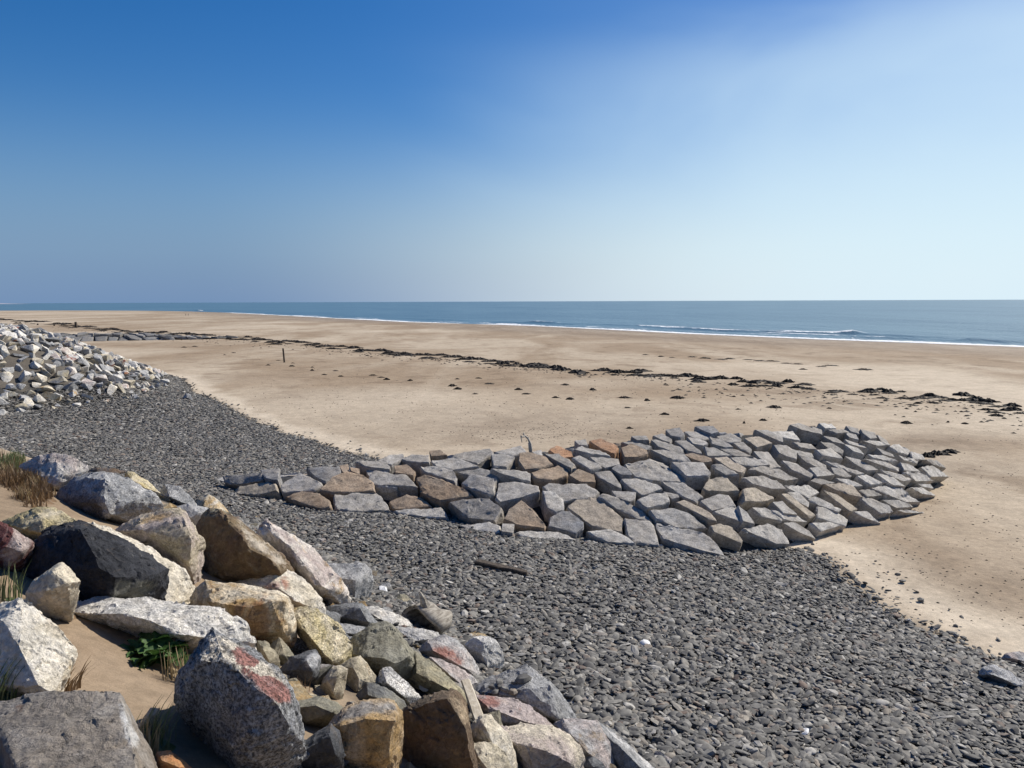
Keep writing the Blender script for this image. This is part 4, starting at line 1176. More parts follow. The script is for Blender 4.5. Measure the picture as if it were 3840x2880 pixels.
# outlines of the single blocks on the near groyne, in photograph pixels of four enlargements
GR_CROPS = {'W1': (780, 1640, 1.8143), 'W2': (1400, 1600, 1.5875), 'W3': (2100, 1560, 1.6711), 'W4': (2780, 1560, 1.5875)}
GR_BLOCKS = """W1
g 110,275 390,265 392,310 210,340 120,320
t 175,370 250,340 420,310 470,330 485,375 350,405 200,400
d 360,235 490,230 485,310 400,300 370,270
g 505,310 620,240 700,265 785,320 720,365 500,375 490,350
d 665,210 900,200 915,250 800,310 720,270
b 760,370 840,290 950,245 1060,270 1130,320 1145,385 850,400 760,385
b 520,420 640,378 760,400 835,450 840,500 780,510 640,470
g 845,400 1150,385 1210,430 1250,510 960,520 860,490
b 890,190 955,180 960,230 920,240
b 965,215 1030,225 1035,270 970,240
g 1000,185 1200,175 1245,220 1240,245 1060,215
g 1070,225 1200,220 1280,280 1290,350 1140,340 1100,290
l 970,540 1050,510 1160,540 1140,570 970,570
W2
g 0,270 90,290 200,300 270,370 0,360 -40,330
b 125,250 200,240 255,285 240,310 130,290
g 20,215 100,185 180,175 185,205 110,245 50,230
g 160,210 230,182 335,185 340,235 270,225 200,225
b 335,165 400,155 445,190 345,195
g 335,210 480,190 635,240 470,265 370,245
g 275,255 350,245 480,270 505,320 490,345 400,310 300,285
b 250,310 300,295 420,330 560,390 600,425 400,455 290,410
b 90,450 200,405 300,430 355,480 200,500 110,495
l 120,510 410,492 455,555 300,550 140,525
g 440,450 690,428 770,490 765,515 730,575 570,560 470,480
g 485,270 640,245 690,260 750,290 740,320 600,300 530,290
g 525,350 590,290 735,325 720,400 690,420 560,375
g 690,265 910,280 935,300 940,345 860,330 740,290
g 725,430 740,340 860,330 985,355 995,395 890,430 750,460
g 460,185 500,160 700,130 720,160 620,220 520,200
g 700,170 800,175 845,190 795,255 715,250
g 720,155 880,112 920,160 830,180 760,170
b 865,170 930,165 1030,195 1070,240 990,265 900,275 860,220
b 930,280 1040,260 1100,235 1165,270 1160,300 1090,310 1060,330 960,315
o 1040,150 1090,120 1180,160 1195,190 1130,200
g 1010,175 1100,180 1200,240 1180,270 1060,205
g 1000,360 1040,340 1270,350 1350,385 1320,430 1130,455 1060,430
l 1000,395 1060,400 1130,450 1135,510 1085,530 1030,500
b 770,560 800,500 880,440 970,520 1030,600 1020,620 870,600
l 500,590 690,572 760,595 755,640 600,620
l 840,625 960,620 1100,630 1230,680 1000,672 870,655
g 765,590 840,595 830,650 760,640
l 945,150 1000,140 1010,175 960,178
W3
t 35,575 120,505 240,520 330,590 400,650 395,740 200,700 150,640
d 0,615 50,608 150,680 150,715 100,755 -80,705 -70,650
g 225,505 260,485 420,540 540,610 590,665 480,650 330,570
g 320,475 480,485 470,530 440,550 350,520
g 470,545 560,505 670,495 690,550 640,575 540,595
g 400,640 560,660 590,690 600,760 625,820 480,800 420,750
l 165,735 310,718 430,770 480,815 300,805 200,760
l 585,690 600,672 700,705 900,735 960,770 1050,885 900,850 640,770
l 555,590 690,578 800,615 900,675 930,705 730,705 600,650
t 715,545 770,530 870,575 950,620 985,670 930,660 820,595
t 935,690 1000,675 1080,700 1150,790 1140,805 1040,760 960,730
l 955,600 1060,565 1130,575 1215,695 1100,650 1000,620
g 375,395 480,395 620,430 645,460 540,480 515,505 430,450
g 400,300 560,262 650,290 790,395 800,418 590,405 470,380 420,335
g 625,415 770,420 900,510 860,550 780,520 690,460
g 690,305 850,325 900,305 945,375 930,395 790,400 740,350
b 770,255 830,242 950,280 955,300 900,310 820,280
g 560,225 640,225 780,255 830,305 700,290
g 565,150 600,145 690,185 760,200 790,240 700,230 610,195
g 710,160 790,155 890,230 890,250 790,220
g 790,135 900,155 930,180 900,195 830,180
g 770,95 880,95 960,135 900,150 820,130
d 840,80 960,75 1000,115 950,130 880,100
g 900,200 960,210 1080,260 920,265
g 970,130 1070,105 1140,145 1130,165 1050,170
g 935,140 1010,155 1090,205 1040,210 950,185
t 950,270 1040,265 1170,345 1140,375 1060,345
g 940,320 1010,320 1125,385 1040,390 970,350
t 890,455 930,395 1040,380 1130,470 1060,480 910,470
g 870,535 1000,490 1060,500 1105,570 1000,580 950,600
g 1060,265 1200,260 1300,310 1180,325 1100,310
g 995,210 1100,215 1220,265 1090,260
g 1080,170 1150,165 1205,215 1190,235 1130,210
o 175,170 250,155 360,205 370,220 345,260 250,220
b 380,220 440,185 550,235 555,255 480,280 400,280
g 70,280 120,265 265,335 190,360
g 180,262 370,275 380,310 280,335 220,300
t 0,265 60,280 105,340 60,350 0,300
b 50,385 110,345 215,385 225,435 120,430
g 210,355 320,345 385,440 390,465 300,420 240,390
d 320,345 360,315 440,355 455,390 380,385
g 80,225 130,205 290,250 325,270 200,258
g 380,160 480,160 580,190 540,215 440,185
g 575,130 640,115 705,155 690,175 620,150
d 660,105 750,90 785,130 760,155 690,140
g 440,140 540,135 560,165 480,165
g 640,480 740,500 750,520 700,530
g 90,175 165,165 175,205 120,200
W4
t 10,145 100,130 185,175 90,200
g 70,95 150,95 245,145 245,175 170,140
l 130,95 310,90 355,150 240,130
g 65,205 160,215 235,310 170,315 150,270 100,245
g 180,180 260,185 325,225 325,275 215,235
g 280,65 330,50 470,105 470,120 350,95
g 300,155 420,170 455,205 350,190
g 285,195 420,225 435,255 350,235
g 460,155 540,165 610,210 605,235 520,200
l 430,215 520,205 600,270 470,250
g 330,225 400,240 510,295 515,325 430,300 350,250
l 390,320 480,315 550,365 440,375
g 230,265 320,285 430,360 410,380 290,325
g 40,320 110,305 230,330 340,385 260,395 150,360
g 0,255 150,270 170,300 60,310 -20,300
g 0,370 130,360 210,390 265,440 180,440 60,410
t 5,430 80,425 205,495 120,515 15,510
l 240,410 400,410 470,455 400,490 310,440
l 265,455 330,450 405,520 400,550 330,510
t 215,470 260,470 370,560 435,605 400,620 310,550
g 400,390 440,372 560,405 470,415
t 480,420 600,410 650,415 720,500 620,480
t 470,445 560,470 690,565 640,580 560,510
l 390,500 430,480 600,560 580,580 470,540
l 450,535 530,540 640,620 625,660 560,625 450,605
l 170,520 230,515 330,600 240,590
l 55,540 140,545 240,600 250,630 120,600
l 160,555 230,575 330,600 400,635 300,630 250,615
l 230,635 310,635 400,690 440,740 340,700
l 0,680 150,640 240,680 290,770 200,770 90,710
l -30,540 30,590 75,660 0,640
l 400,645 520,640 590,660 460,700
g 680,475 760,490 880,540 905,580 830,590 740,530
l 655,575 740,570 830,650 720,610
g 690,445 780,440 840,480 740,490
l 760,430 850,410 960,440 1080,520 980,520 850,470
l 790,345 880,360 975,430 900,420 860,400
l 680,360 740,350 845,405 770,415
l 550,370 640,375 730,420 660,425
g 530,305 600,315 660,360 620,370 550,345
l 480,260 560,280 740,345 690,350 580,310
g 610,240 700,260 820,325 750,330 670,285
g 480,125 560,135 620,180 540,160
l 610,140 690,165 760,200 700,185 640,170
l 600,170 690,195 735,240 660,215
g 500,90 600,90 640,110 560,115
g 410,65 480,90 480,120 440,100
l 450,55 530,60 560,88 490,88
g 600,95 680,120 700,150 640,135
g 620,55 700,75 705,110 650,90
g 700,90 790,110 805,145 760,150 715,115
l 700,155 820,160 880,185 800,190
l 740,230 840,240 940,275 870,275 780,255
g 800,190 900,230 915,250 840,230
g 720,255 860,275 940,315 935,335 850,305
l 810,325 920,350 1010,390 960,400 870,365
l 935,280 1000,295 1060,340 960,330
l 955,345 1040,340 1135,395 1030,400
l 870,185 930,170 1000,215 990,240 920,220
l 1000,215 1070,235 1090,270 1010,260
l 920,240 1050,270 1040,290 960,270
l 1050,310 1120,300 1230,370 1180,380 1110,370
g 1080,265 1150,270 1210,320 1130,300
l 990,430 1060,430 1150,485 1060,470
l 1030,410 1110,415 1130,440 1060,430
l 910,570 1020,572 1120,590 960,585
g 830,500 940,500 1030,545 920,550
g 800,115 860,150 880,180 830,165"""
GR_TONES = {'g': [(0.27, .258, .240), (0.32, .305, .283), (0.36, .343, .318)], 'l': [(0.40, .385, .36), (0.46, .443, .41)], 'b': [(0.26, .19, .13), (0.29, .215, .15)],
            't': [(0.35, .30, .24), (0.38, .33, .26)], 'o': [(0.36, .20, .11)], 'd': [(0.19, .193, .20), (0.22, .22, .222)]}

GR_GREY = [(0.32, 0.322, 0.325), (0.36, 0.36, 0.355), (0.40, 0.395, 0.38), (0.28, 0.282, 0.288), (0.43, 0.425, 0.41)]
GR_BROWN = [(0.33, 0.255, 0.185), (0.30, 0.24, 0.18), (0.36, 0.285, 0.215)]
def near_cols(t, rr):
    if rr.random() < (.30 if t < .62 else .05):
        return rr.choice(GR_BROWN) if rr.random() > .08 else (0.40, 0.21, 0.10)
    return rr.choice(GR_GREY)
near_pairs = [((837, 1812), (800, 1792), 4.05), ((960, 1880), (1010, 1768), 4.3), ((1242, 1922), (1300, 1740), 4.55), ((1467, 1928), (1517, 1708), 4.65),
              ((1676, 1957), (1713, 1695), 4.75), ((1886, 2015), (1959, 1673), 4.85), ((2166, 2030), (2250, 1645), 5.0),
              ((2450, 2062), (2560, 1613), 5.15), ((2740, 2096), (2800, 1600), 5.2), ((3000, 2045), (2985, 1588), 5.15), ((3210, 1985), (3130, 1587), 5.0),
              ((3400, 1925), (3235, 1602), 4.85), ((3505, 1850), (3330, 1650), 4.45), ((3556, 1795), (3440, 1705), 3.85)]
gsurf, GL, gpp, gWf = build_groyne('long low groyne of fitted grey stone blocks reaching onto the sand', near_pairs, (-0.6, 2.8, 0), (.98, .70), 6, .85, (.0, .17), .085, .075, near_cols, .14, traced=GR_BLOCKS)
far_pairs = [((120, 1292), (150, 1256), 3.95), ((250, 1288), (260, 1255), 3.95), ((400, 1284), (400, 1256), 3.85), ((550, 1281), (540, 1254), 3.8), ((700, 1278), (690, 1260), 3.55), ((820, 1274), (815, 1263), 3.3), ((900, 1271), (890, 1265), 3.1)]
build_groyne('distant low groyne of dark grey blocks beyond the pale boulder heap', far_pairs, (-0.8, 2.8, 0), (1.6, 1.2), 8, .3, (.0, .45), .35, .03, lambda t, rr: rr.choice(((0.15, .155, .16), (0.19, .195, .20), (0.23, .23, .23))), .08, base_z=2.75)

# ------------------------------------------------------------------ shingle
shx = np.arange(-30, 24, 0.3); shy = np.arange(-1.0, 68, 0.3)
SXg, SYg = np.meshgrid(shx, shy)
z_, d_, s_, e_, t_ = fields(SXg, SYg)
wob = vnoise(SXg, SYg, 1.3, 3)
dens = np.clip((e_ + 0.35 * wob + .15) / .5, 0, 1) * np.clip((1.7 - s_) / .7, 0, 1)
strag = 0.07 * np.exp(-np.maximum(-e_, 0) / .3) + 0.003 * np.exp(-np.maximum(-e_, 0) / 2.5)
dens = np.maximum(dens, np.where(e_ < .2, strag, 0))
dist = np.hypot(SXg, SYg)
vis = (np.abs(SXg) < 0.72 * SYg + 2.2) & (SYg > 1)
dens = dens * vis * np.clip((66 - SYg) / 8, 0, 1)
dens = dens * np.where(dist < 22, 1.0, np.clip(22 / dist, .45, 1) ** 1.5)
keep = dens > 0.003
ny2, nx2 = SXg.shape
idx = np.arange(nx2 * ny2).reshape(ny2, nx2)
qk = (keep[:-1, :-1] | keep[:-1, 1:] | keep[1:, 1:] | keep[1:, :-1])
quads = np.stack([idx[:-1, :-1], idx[:-1, 1:], idx[1:, 1:], idx[1:, :-1]], -1)[qk]
used, inv_ = np.unique(quads, return_inverse=True)
quads = inv_.reshape(-1, 4)
pv = np.stack([SXg.ravel(), SYg.ravel(), z_.ravel() + .006], 1)[used]
me = bpy.data.meshes.new('shingle')
me.from_pydata(pv.tolist(), [], quads.tolist())
a = me.attributes.new('dens', 'FLOAT', 'POINT'); a.data.foreach_set('value', dens.ravel()[used].astype(np.float32))
grow = np.clip(dist / 26, 1.0, 1.5) * (1.08 + .30 * vnoise(SXg, SYg, 2.6, 7))
a = me.attributes.new('grow', 'FLOAT', 'POINT'); a.data.foreach_set('value', grow.ravel()[used].astype(np.float32))
me.materials.append(M_PEBBLE)
shingle = link(bpy.data.objects.new('shingle', me))
tag(shingle, 'bank of flat dark grey slate pebbles below the boulders', 'shingle', kind='stuff')

def pebble_nodes():
    ng = bpy.data.node_groups.new('pebble_scatter', 'GeometryNodeTree')
    ng.interface.new_socket('Geometry', in_out='INPUT', socket_type='NodeSocketGeometry')
    ng.interface.new_socket('Geometry', in_out='OUTPUT', socket_type='NodeSocketGeometry')
    N, Lk = ng.nodes, ng.links
    gi, go = N.new('NodeGroupInput'), N.new('NodeGroupOutput')
    def attr(n):
        x = N.new('GeometryNodeInputNamedAttribute'); x.data_type = 'FLOAT'; x.inputs['Name'].default_value = n
        return x.outputs['Attribute']
    mul = N.new('ShaderNodeMath'); mul.operation = 'MULTIPLY'; mul.inputs[1].default_value = PEBBLE_DENSITY
    Lk.new(attr('dens'), mul.inputs[0])
    dp = N.new('GeometryNodeDistributePointsOnFaces'); dp.distribute_method = 'RANDOM'
    Lk.new(gi.outputs[0], dp.inputs['Mesh']); Lk.new(mul.outputs[0], dp.inputs['Density'])
    gti = N.new('GeometryNodeGeometryToInstance')
    shapes = []
    for k in range(7):
        ico = N.new('GeometryNodeMeshIcoSphere'); ico.inputs['Radius'].default_value = .5
        ico.inputs['Subdivisions'].default_value = 2 if k < 4 else 1
        nz = N.new('ShaderNodeTexNoise'); nz.noise_dimensions = '4D'
        nz.inputs['W'].default_value = k * 3.7; nz.inputs['Scale'].default_value = 1.7; nz.inputs['Detail'].default_value = 1.5
        sub = N.new('ShaderNodeVectorMath'); sub.operation = 'SUBTRACT'; sub.inputs[1].default_value = (.5, .5, .5)
        Lk.new(nz.outputs['Color'], sub.inputs[0])
        sc = N.new('ShaderNodeVectorMath'); sc.operation = 'MULTIPLY'; sc.inputs[1].default_value = (.75, .75, .75)
        Lk.new(sub.outputs[0], sc.inputs[0])
        sp_ = N.new('GeometryNodeSetPosition')
        Lk.new(ico.outputs['Mesh'], sp_.inputs['Geometry']); Lk.new(sc.outputs[0], sp_.inputs['Offset'])
        tr = N.new('GeometryNodeTransform')
        tr.inputs['Scale'].default_value = [(1.25, .8, .30), (1.0, .75, .34), (1.5, .7, .26), (.9, .8, .42), (1.2, .62, .3), (1.05, .9, .24), (.8, .6, .45)][k]
        Lk.new(sp_.outputs[0], tr.inputs['Geometry'])
        sm = N.new('GeometryNodeSetShadeSmooth'); sm.inputs['Shade Smooth'].default_value = (k < 2)
        Lk.new(tr.outputs[0], sm.inputs[0])
        mt = N.new('GeometryNodeSetMaterial'); mt.inputs['Material'].default_value = M_PEBBLE
        Lk.new(sm.outputs[0], mt.inputs['Geometry'])
        shapes.append(mt)
    for x in reversed(shapes): Lk.new(x.outputs[0], gti.inputs[0])
    iop = N.new('GeometryNodeInstanceOnPoints')
    Lk.new(dp.outputs['Points'], iop.inputs['Points']); Lk.new(gti.outputs[0], iop.inputs['Instance'])
    iop.inputs['Pick Instance'].default_value = True
    ri = N.new('FunctionNodeRandomValue'); ri.data_type = 'INT'
    [i for i in ri.inputs if i.name == 'Min' and i.type == 'INT'][0].default_value = 0
    [i for i in ri.inputs if i.name == 'Max' and i.type == 'INT'][0].default_value = 6
    Lk.new([o for o in ri.outputs if o.type == 'INT'][0], iop.inputs['Instance Index'])
    rv = N.new('FunctionNodeRandomValue'); rv.data_type = 'FLOAT_VECTOR'
    rv.inputs[0].default_value = (-.42, -.42, 0); rv.inputs[1].default_value = (.42, .42, 6.283); rv.inputs['Seed'].default_value = 5
    Lk.new(rv.outputs[0], iop.inputs['Rotation'])
    rs = N.new('FunctionNodeRandomValue'); rs.data_type = 'FLOAT'
    fl = [i for i in rs.inputs if i.type == 'VALUE']
    fl[0].default_value = 0.0; fl[1].default_value = 1.0; rs.inputs['Seed'].default_value = 9
    pw = N.new('ShaderNodeMath'); pw.operation = 'POWER'; pw.inputs[1].default_value = 2.2
    Lk.new([o for o in rs.outputs if o.type == 'VALUE'][0], pw.inputs[0])
    ma = N.new('ShaderNodeMath'); ma.operation = 'MULTIPLY_ADD'; ma.inputs[1].default_value = .105; ma.inputs[2].default_value = .055
    Lk.new(pw.outputs[0], ma.inputs[0])
    m2 = N.new('ShaderNodeMath'); m2.operation = 'MULTIPLY'
    Lk.new(ma.outputs[0], m2.inputs[0]); Lk.new(attr('grow'), m2.inputs[1])
    Lk.new(m2.outputs[0], iop.inputs['Scale'])
    tl = N.new('GeometryNodeTranslateInstances')
    rz = N.new('FunctionNodeRandomValue'); rz.data_type = 'FLOAT_VECTOR'
    rz.inputs[0].default_value = (0, 0, -.004); rz.inputs[1].default_value = (0, 0, .055); rz.inputs['Seed'].default_value = 15
    Lk.new(iop.outputs[0], tl.inputs[0]); Lk.new(rz.outputs[0], tl.inputs['Translation'])
    tl.inputs['Local Space'].default_value = False
    Lk.new(tl.outputs[0], go.inputs[0])
    return ng
PEBBLE_DENSITY = 460.0
mod = shingle.modifiers.new('scatter', 'NODES')
mod.node_group = pebble_nodes()

# larger slate cobbles lying on top of the bank, one by one
def cobble_mesh(seed):
    r_ = random.Random(seed)
    pts = []
    for k in range(16):
        a_ = r_.uniform(0, 6.28)
        rad = r_.uniform(.8, 1.0)
        for zz, f in ((.5, .72), (0, 1.0), (-.5, .75)):
            pts.append(Vector((math.cos(a_) * .5 * rad * f, math.sin(a_) * .36 * rad * f, zz * .26 * r_.uniform(.7, 1.1))))
    bm = hull(pts)
    bmesh.ops.dissolve_limit(bm, angle_limit=R(9), verts=bm.verts, edges=bm.edges)
    bmesh.ops.triangulate(bm, faces=bm.faces)
    me_ = finish(bm, 'cobble', M_PEBBLE, 30)
    return me_
COB = [cobble_mesh(k) for k in range(10)]
r = random.Random(77)
n = 0
tries = 0
while n < 280 and tries < 6000:
    tries += 1
    u, v = r.uniform(1500, 3830), 2150 + 720 * r.random() ** .7
    p, D = hit(u, v)
    zz, dd_, ss_, ee_, tt_ = [float(q[0]) for q in fields(np.array([p[0]]), np.array([p[1]]))]
    if not (ee_ > .5 and ss_ < -.3): continue
    o = link(bpy.data.objects.new('cobble', r.choice(COB)))
    sz_ = r.uniform(.13, .22)
    o.location = (p[0], p[1], p[2] + .045)
    o.rotation_euler = (r.uniform(-.3, .3), r.uniform(-.3, .3), r.uniform(0, 6.28))
    o.scale = (sz_, sz_ * r.uniform(.8, 1.2), sz_ * r.uniform(.7, 1.2))
    tag(o, 'larger flat slate cobble lying loose on the near shingle bank', 'cobble', 'larger cobbles on the near shingle')
    n += 1

# a handful of cobbles on the flat grey boulder, and pale stones on the bank
from mathutils.bvhtree import BVHTree
flat_b = next(o for o in near_boulders if 'cobbles lying on its top' in o['label'])
def on_mesh(o, u, v):
    """where the line of sight meets a boulder"""
    d = Vector(ray(u, v)).normalized()
    t_ = BVHTree.FromPolygons([v.co + o.location for v in o.data.vertices], [tuple(p.vertices) for p in o.data.polygons])
    return t_.ray_cast(Vector((0, 0, EYE)), d)[0]
for k, (u, v, w_) in enumerate([(900, 755, .07), (950, 715, .075), (990, 770, .07), (925, 795, .085), (1055, 795, .09), (1130, 705, .13), (955, 752, .06), (1060, 720, .05)]):
    uu, vv_ = px('T', u, v)
    p = on_mesh(flat_b, uu, vv_ + 6)
    if p is None: continue
    o = link(bpy.data.objects.new('cobble', COB[k % len(COB)]))
    o.location = p + Vector((0, 0, w_ * .22)); o.rotation_euler = (.1, -.1, k * 1.3); o.scale = (w_ * 1.5, w_ * 1.5, w_ * 2.0)
    tag(o, 'dark cobble resting on top of the broad flat grey boulder', 'cobble', 'cobbles on the flat grey boulder')
M_WHITE = simple_mat('white_stone', (0.62, 0.62, 0.62), (0.78, 0.78, 0.77), 8, .7, .2)
for k, (c, u, v, w_, lab) in enumerate([('T', 2050, 460, .20, 'bright white angular stone lying on the dark shingle'), ('T', 1970, 488, .10, 'small white pebble just beside the bright white angular stone'),
                                  ('C', 690, 1262, .17, 'thin white stone on the near shingle bank'), ('T', 65, 55, .22, 'white flat piece lying by the hollow driftwood stump')]):
    uu, vv_ = px(c, u, v)
    p, D = hit(uu, vv_)
    o = link(bpy.data.objects.new('white_stone', COB[(k * 3 + 1) % len(COB)].copy()))
    o.data.materials.clear(); o.data.materials.append(M_WHITE)
    o.location = (p[0], p[1], p[2] + .06); o.rotation_euler = (.35, .25, k * 1.7 + .4); o.scale = (w_, w_ * 1.1, w_ * 1.4 if k == 0 else w_)
    tag(o, lab, 'stone')

# ------------------------------------------------------------------ seaweed
def weed_mesh(seed):
    r_ = random.Random(seed)
    rings, segs = 5, 26
    vs_, fs_ = [(0, 0, .16 * r_.uniform(.6, 1.2))], []
    rag = [r_.choice((.35, .55, .8, 1.0, 1.3)) for _ in range(segs)]
    for k in range(1, rings + 1):
        f = k / rings
        for j in range(segs):
            a_ = 6.2832 * j / segs
            rad = .5 * f * (1 + (rag[j] - 1) * f) * (1 + .12 * r_.uniform(-1, 1))
            h = (1 - f ** 1.6) * .16 * (0.55 + .9 * r_.random()) if k < rings else -.02
            vs_.append((math.cos(a_) * rad, math.sin(a_) * rad * .55, h))
    for j in range(segs):
        fs_.append((0, 1 + j, 1 + (j + 1) % segs))
        for k in range(rings - 1):
            a_, b_ = 1 + k * segs, 1 + (k + 1) * segs
            fs_.append((a_ + j, b_ + j, b_ + (j + 1) % segs, a_ + (j + 1) % segs))
    me_ = bpy.data.meshes.new('seaweed_heap')
    me_.from_pydata(vs_, [], fs_); me_.materials.append(M_WEED)
    return me_
WEED = [weed_mesh(400 + k) for k in range(9)]
weed_n = 0
def weed(u, v, w_px, label, group, hk=1.0, rot=None):
    """a heap w_px wide in the photograph"""
    global weed_n
    p, D = hit(u, v)
    w_ = w_px / 3.75 / FPX * D
    o = link(bpy.data.objects.new('seaweed_heap', WEED[weed_n % len(WEED)]))
    weed_n += 1
    o.location = (p[0], p[1], p[2] + .005)
    o.rotation_euler = (0, 0, rot if rot is not None else r.uniform(-.35, .25))
    o.scale = (w_ * 1.15, w_ * r.uniform(1.1, 2.0), (w_ * .26 + .55) * r.uniform(.55, 1.35) * hk)
    tag(o, label, 'seaweed', group)
    return o
r = random.Random(5)
LINE = [(9, 1197), (90, 1206), (203, 1215), (294, 1224), (384, 1235), (475, 1247), (588, 1251), (760, 1262), (940, 1274), (1000, 1282), (1158, 1292), (1285, 1308), (1411, 1320), (1506, 1330),
        (1633, 1339), (1759, 1349), (1854, 1362), (1949, 1368), (2076, 1381), (2190, 1397), (2266, 1393), (2392, 1400), (2465, 1409), (2563, 1418),
        (2712, 1431), (2843, 1438), (2999, 1448), (3149, 1464), (3246, 1461), (3442, 1490), (3572, 1490), (3650, 1497), (3754, 1510), (3832, 1539)]
LU = np.array([p[0] for p in LINE]); LV = np.array([p[1] for p in LINE])
def weed_label(u):
    if u < 900: return 'dark seaweed heap in the tide line beside the far groyne'
    if u < 2150: return 'dark seaweed heap in the tide line running past the wooden post'
    if u < 2720: return 'thick black seaweed heap in the tide line behind the stone groyne'
    return 'dark seaweed heap in the broken tail of the tide line past the groyne'
u = 0
while u < 3840:
    v = np.interp(u, LU, LV)
    if u < 900: w_ = r.uniform(30, 56); thick = 6
    elif u < 2000: w_ = r.uniform(38, 70); thick = 8
    elif u < 2720: w_ = r.uniform(50, 92); thick = 10
    else: w_ = r.uniform(46, 88); thick = 14
    if not (2130 < u < 2215 and r.random() < .8) and not (u > 2720 and r.random() < .35):
        weed(u, v + r.uniform(-thick, thick * .6), w_, weed_label(u), 'seaweed heaps along the tide line', 1.25)
    if r.random() < .45:
        weed(u + r.uniform(-15, 15), v + r.uniform(2, thick * 1.3), w_ * r.uniform(.6, 1.0), weed_label(u), 'seaweed heaps along the tide line', .9)
    u += w_ * r.uniform(.36, .56) * (1.0 if u < 2720 else 1.3)
for (u, v, w_) in [(2595, 1339, 34), (2640, 1344, 40), (2706, 1348, 44), (2735, 1346, 40), (2804, 1349, 40), (2850, 1354, 40), (2890, 1355, 50), (2950, 1363, 36), (2990, 1366, 40),
                   (3080, 1375, 46), (3110, 1371, 52), (3240, 1387, 62), (2478, 1338, 26), (2420, 1331, 22), (2520, 1341, 20), (3010, 1386, 28)]:
    weed(u, v, w_, 'thin seaweed strip in the upper broken line nearer the sea', 'seaweed strips nearer the sea', .7)
for (u, v, w_) in [(2543, 1494, 66), (2634, 1579, 62), (2862, 1577, 40), (2491, 1555, 34), (2905, 1529, 60), (2426, 1503, 40), (1794, 1419, 34), (1835, 1440, 40), (1943, 1462, 38), (1975, 1478, 36), (1782, 1478, 26),
                   (1696, 1448, 34), (1715, 1460, 30), (2120, 1444, 46), (2222, 1463, 42), (2342, 1492, 56), (2354, 1530, 26), (2082, 1492, 28), (2139, 1498, 36), (1430, 1416, 34), (1399, 1408, 30), (1449, 1424, 28),
                   (1259, 1391, 24), (1171, 1378, 20), (1171, 1390, 20), (1095, 1374, 22), (1098, 1362, 18), (1044, 1352, 22), (1538, 1428, 26), (1278, 1412, 24), (1215, 1406, 24), (1715, 1422, 22),
                   (2790, 1588, 14), (2360, 1607, 24), (3400, 1588, 46), (3440, 1514, 40), (3620, 1590, 34), (3555, 1584, 18), (3110, 1532, 22), (1005, 1370, 18), (876, 1323, 18), (842, 1331, 18), (730, 1300, 22), (690, 1303, 18)]:
    weed(u, v, w_ * r.uniform(.6, .95), 'small lone seaweed heap scattered on the open sand', 'lone seaweed heaps on the sand', .9)
for (u, v, w_) in [(3728, 1548, 60), (3740, 1560, 50), (3700, 1538, 50), (3770, 1540, 44), (3820, 1551, 40), (3545, 1503, 70), (3420, 1520, 44), (3500, 1512, 40), (3310, 1494, 40), (3280, 1482, 44), (3200, 1480, 40), (3380, 1470, 40)]:
    weed(u, v, w_, 'ragged seaweed clump strewn inland of the main tide line', 'seaweed clumps inland of the tide line', .8)
for k, (u, v, w_) in enumerate([(3478, 1712, 60), (3512, 1704, 72), (3560, 1697, 80)]):
    weed(u, v, w_, 'large dark seaweed mat lying against the groyne tip', 'seaweed mat at the groyne tip', 1.0, .18)

# scraps of weed and shell litter across the sand: nobody could count them
vs_, fs_ = [], []
def scrap(x, y, z, w_):
    b_ = len(vs_); n_ = 5
    a0 = r.uniform(0, 6.28); st = r.uniform(.35, .8); rz = r.uniform(-.5, .3)
    vs_.append((x, y, z + w_ * r.uniform(.10, .22)))
    for k in range(n_):
        a_ = a0 + 6.2832 * k / n_; rad = w_ * .5 * r.uniform(.6, 1.2)
        px_, py_ = math.cos(a_) * rad, math.sin(a_) * rad * st
        vs_.append((x + px_ * math.cos(rz) - py_ * math.sin(rz), y + px_ * math.sin(rz) + py_ * math.cos(rz), z - .006))
    for k in range(n_): fs_.append((b_, b_ + 1 + k, b_ + 1 + (k + 1) % n_))
SC = []
for _ in range(3600):
    m_ = r.random()
    if m_ < .30:
        u = r.uniform(0, 3840); v = np.interp(u, LU, LV) + abs(r.gauss(0, 1)) * (10 if u < 2500 else 34) + 4; w_ = r.uniform(.10, .5)
    elif m_ < .62:
        u, v = r.uniform(900, 3000), r.gauss(1500, 80); w_ = r.uniform(.05, .16)
    elif m_ < .75:
        u, v = r.gauss(2000, 160), r.gauss(1620, 22); w_ = r.uniform(.04, .13)
    else:
        u, v = r.uniform(2900, 3840), r.uniform(1530, 2350); w_ = r.uniform(.03, .12)
    SC.append((u, v, w_))
for (u, v, w_) in SC:
    rr_ = ray(u, v)
    if rr_[2] > -.004: continue
    p = at_z(u, v, 2.85)
    z_1 = ground(p[0], p[1])
    p = at_z(u, v, z_1)
    z_1, dd_, ss_, ee_, tt_ = [float(q[0]) for q in fields(np.array([p[0]]), np.array([p[1]]))]
    if ee_ > -.25 or dd_ < 14: continue
    scrap(p[0], p[1], z_1, w_)
o = mesh_obj('weed_scraps', vs_, fs_, M_WEED)
tag(o, 'scraps of dry weed and litter strewn over the sand', 'weed scraps', kind='stuff')

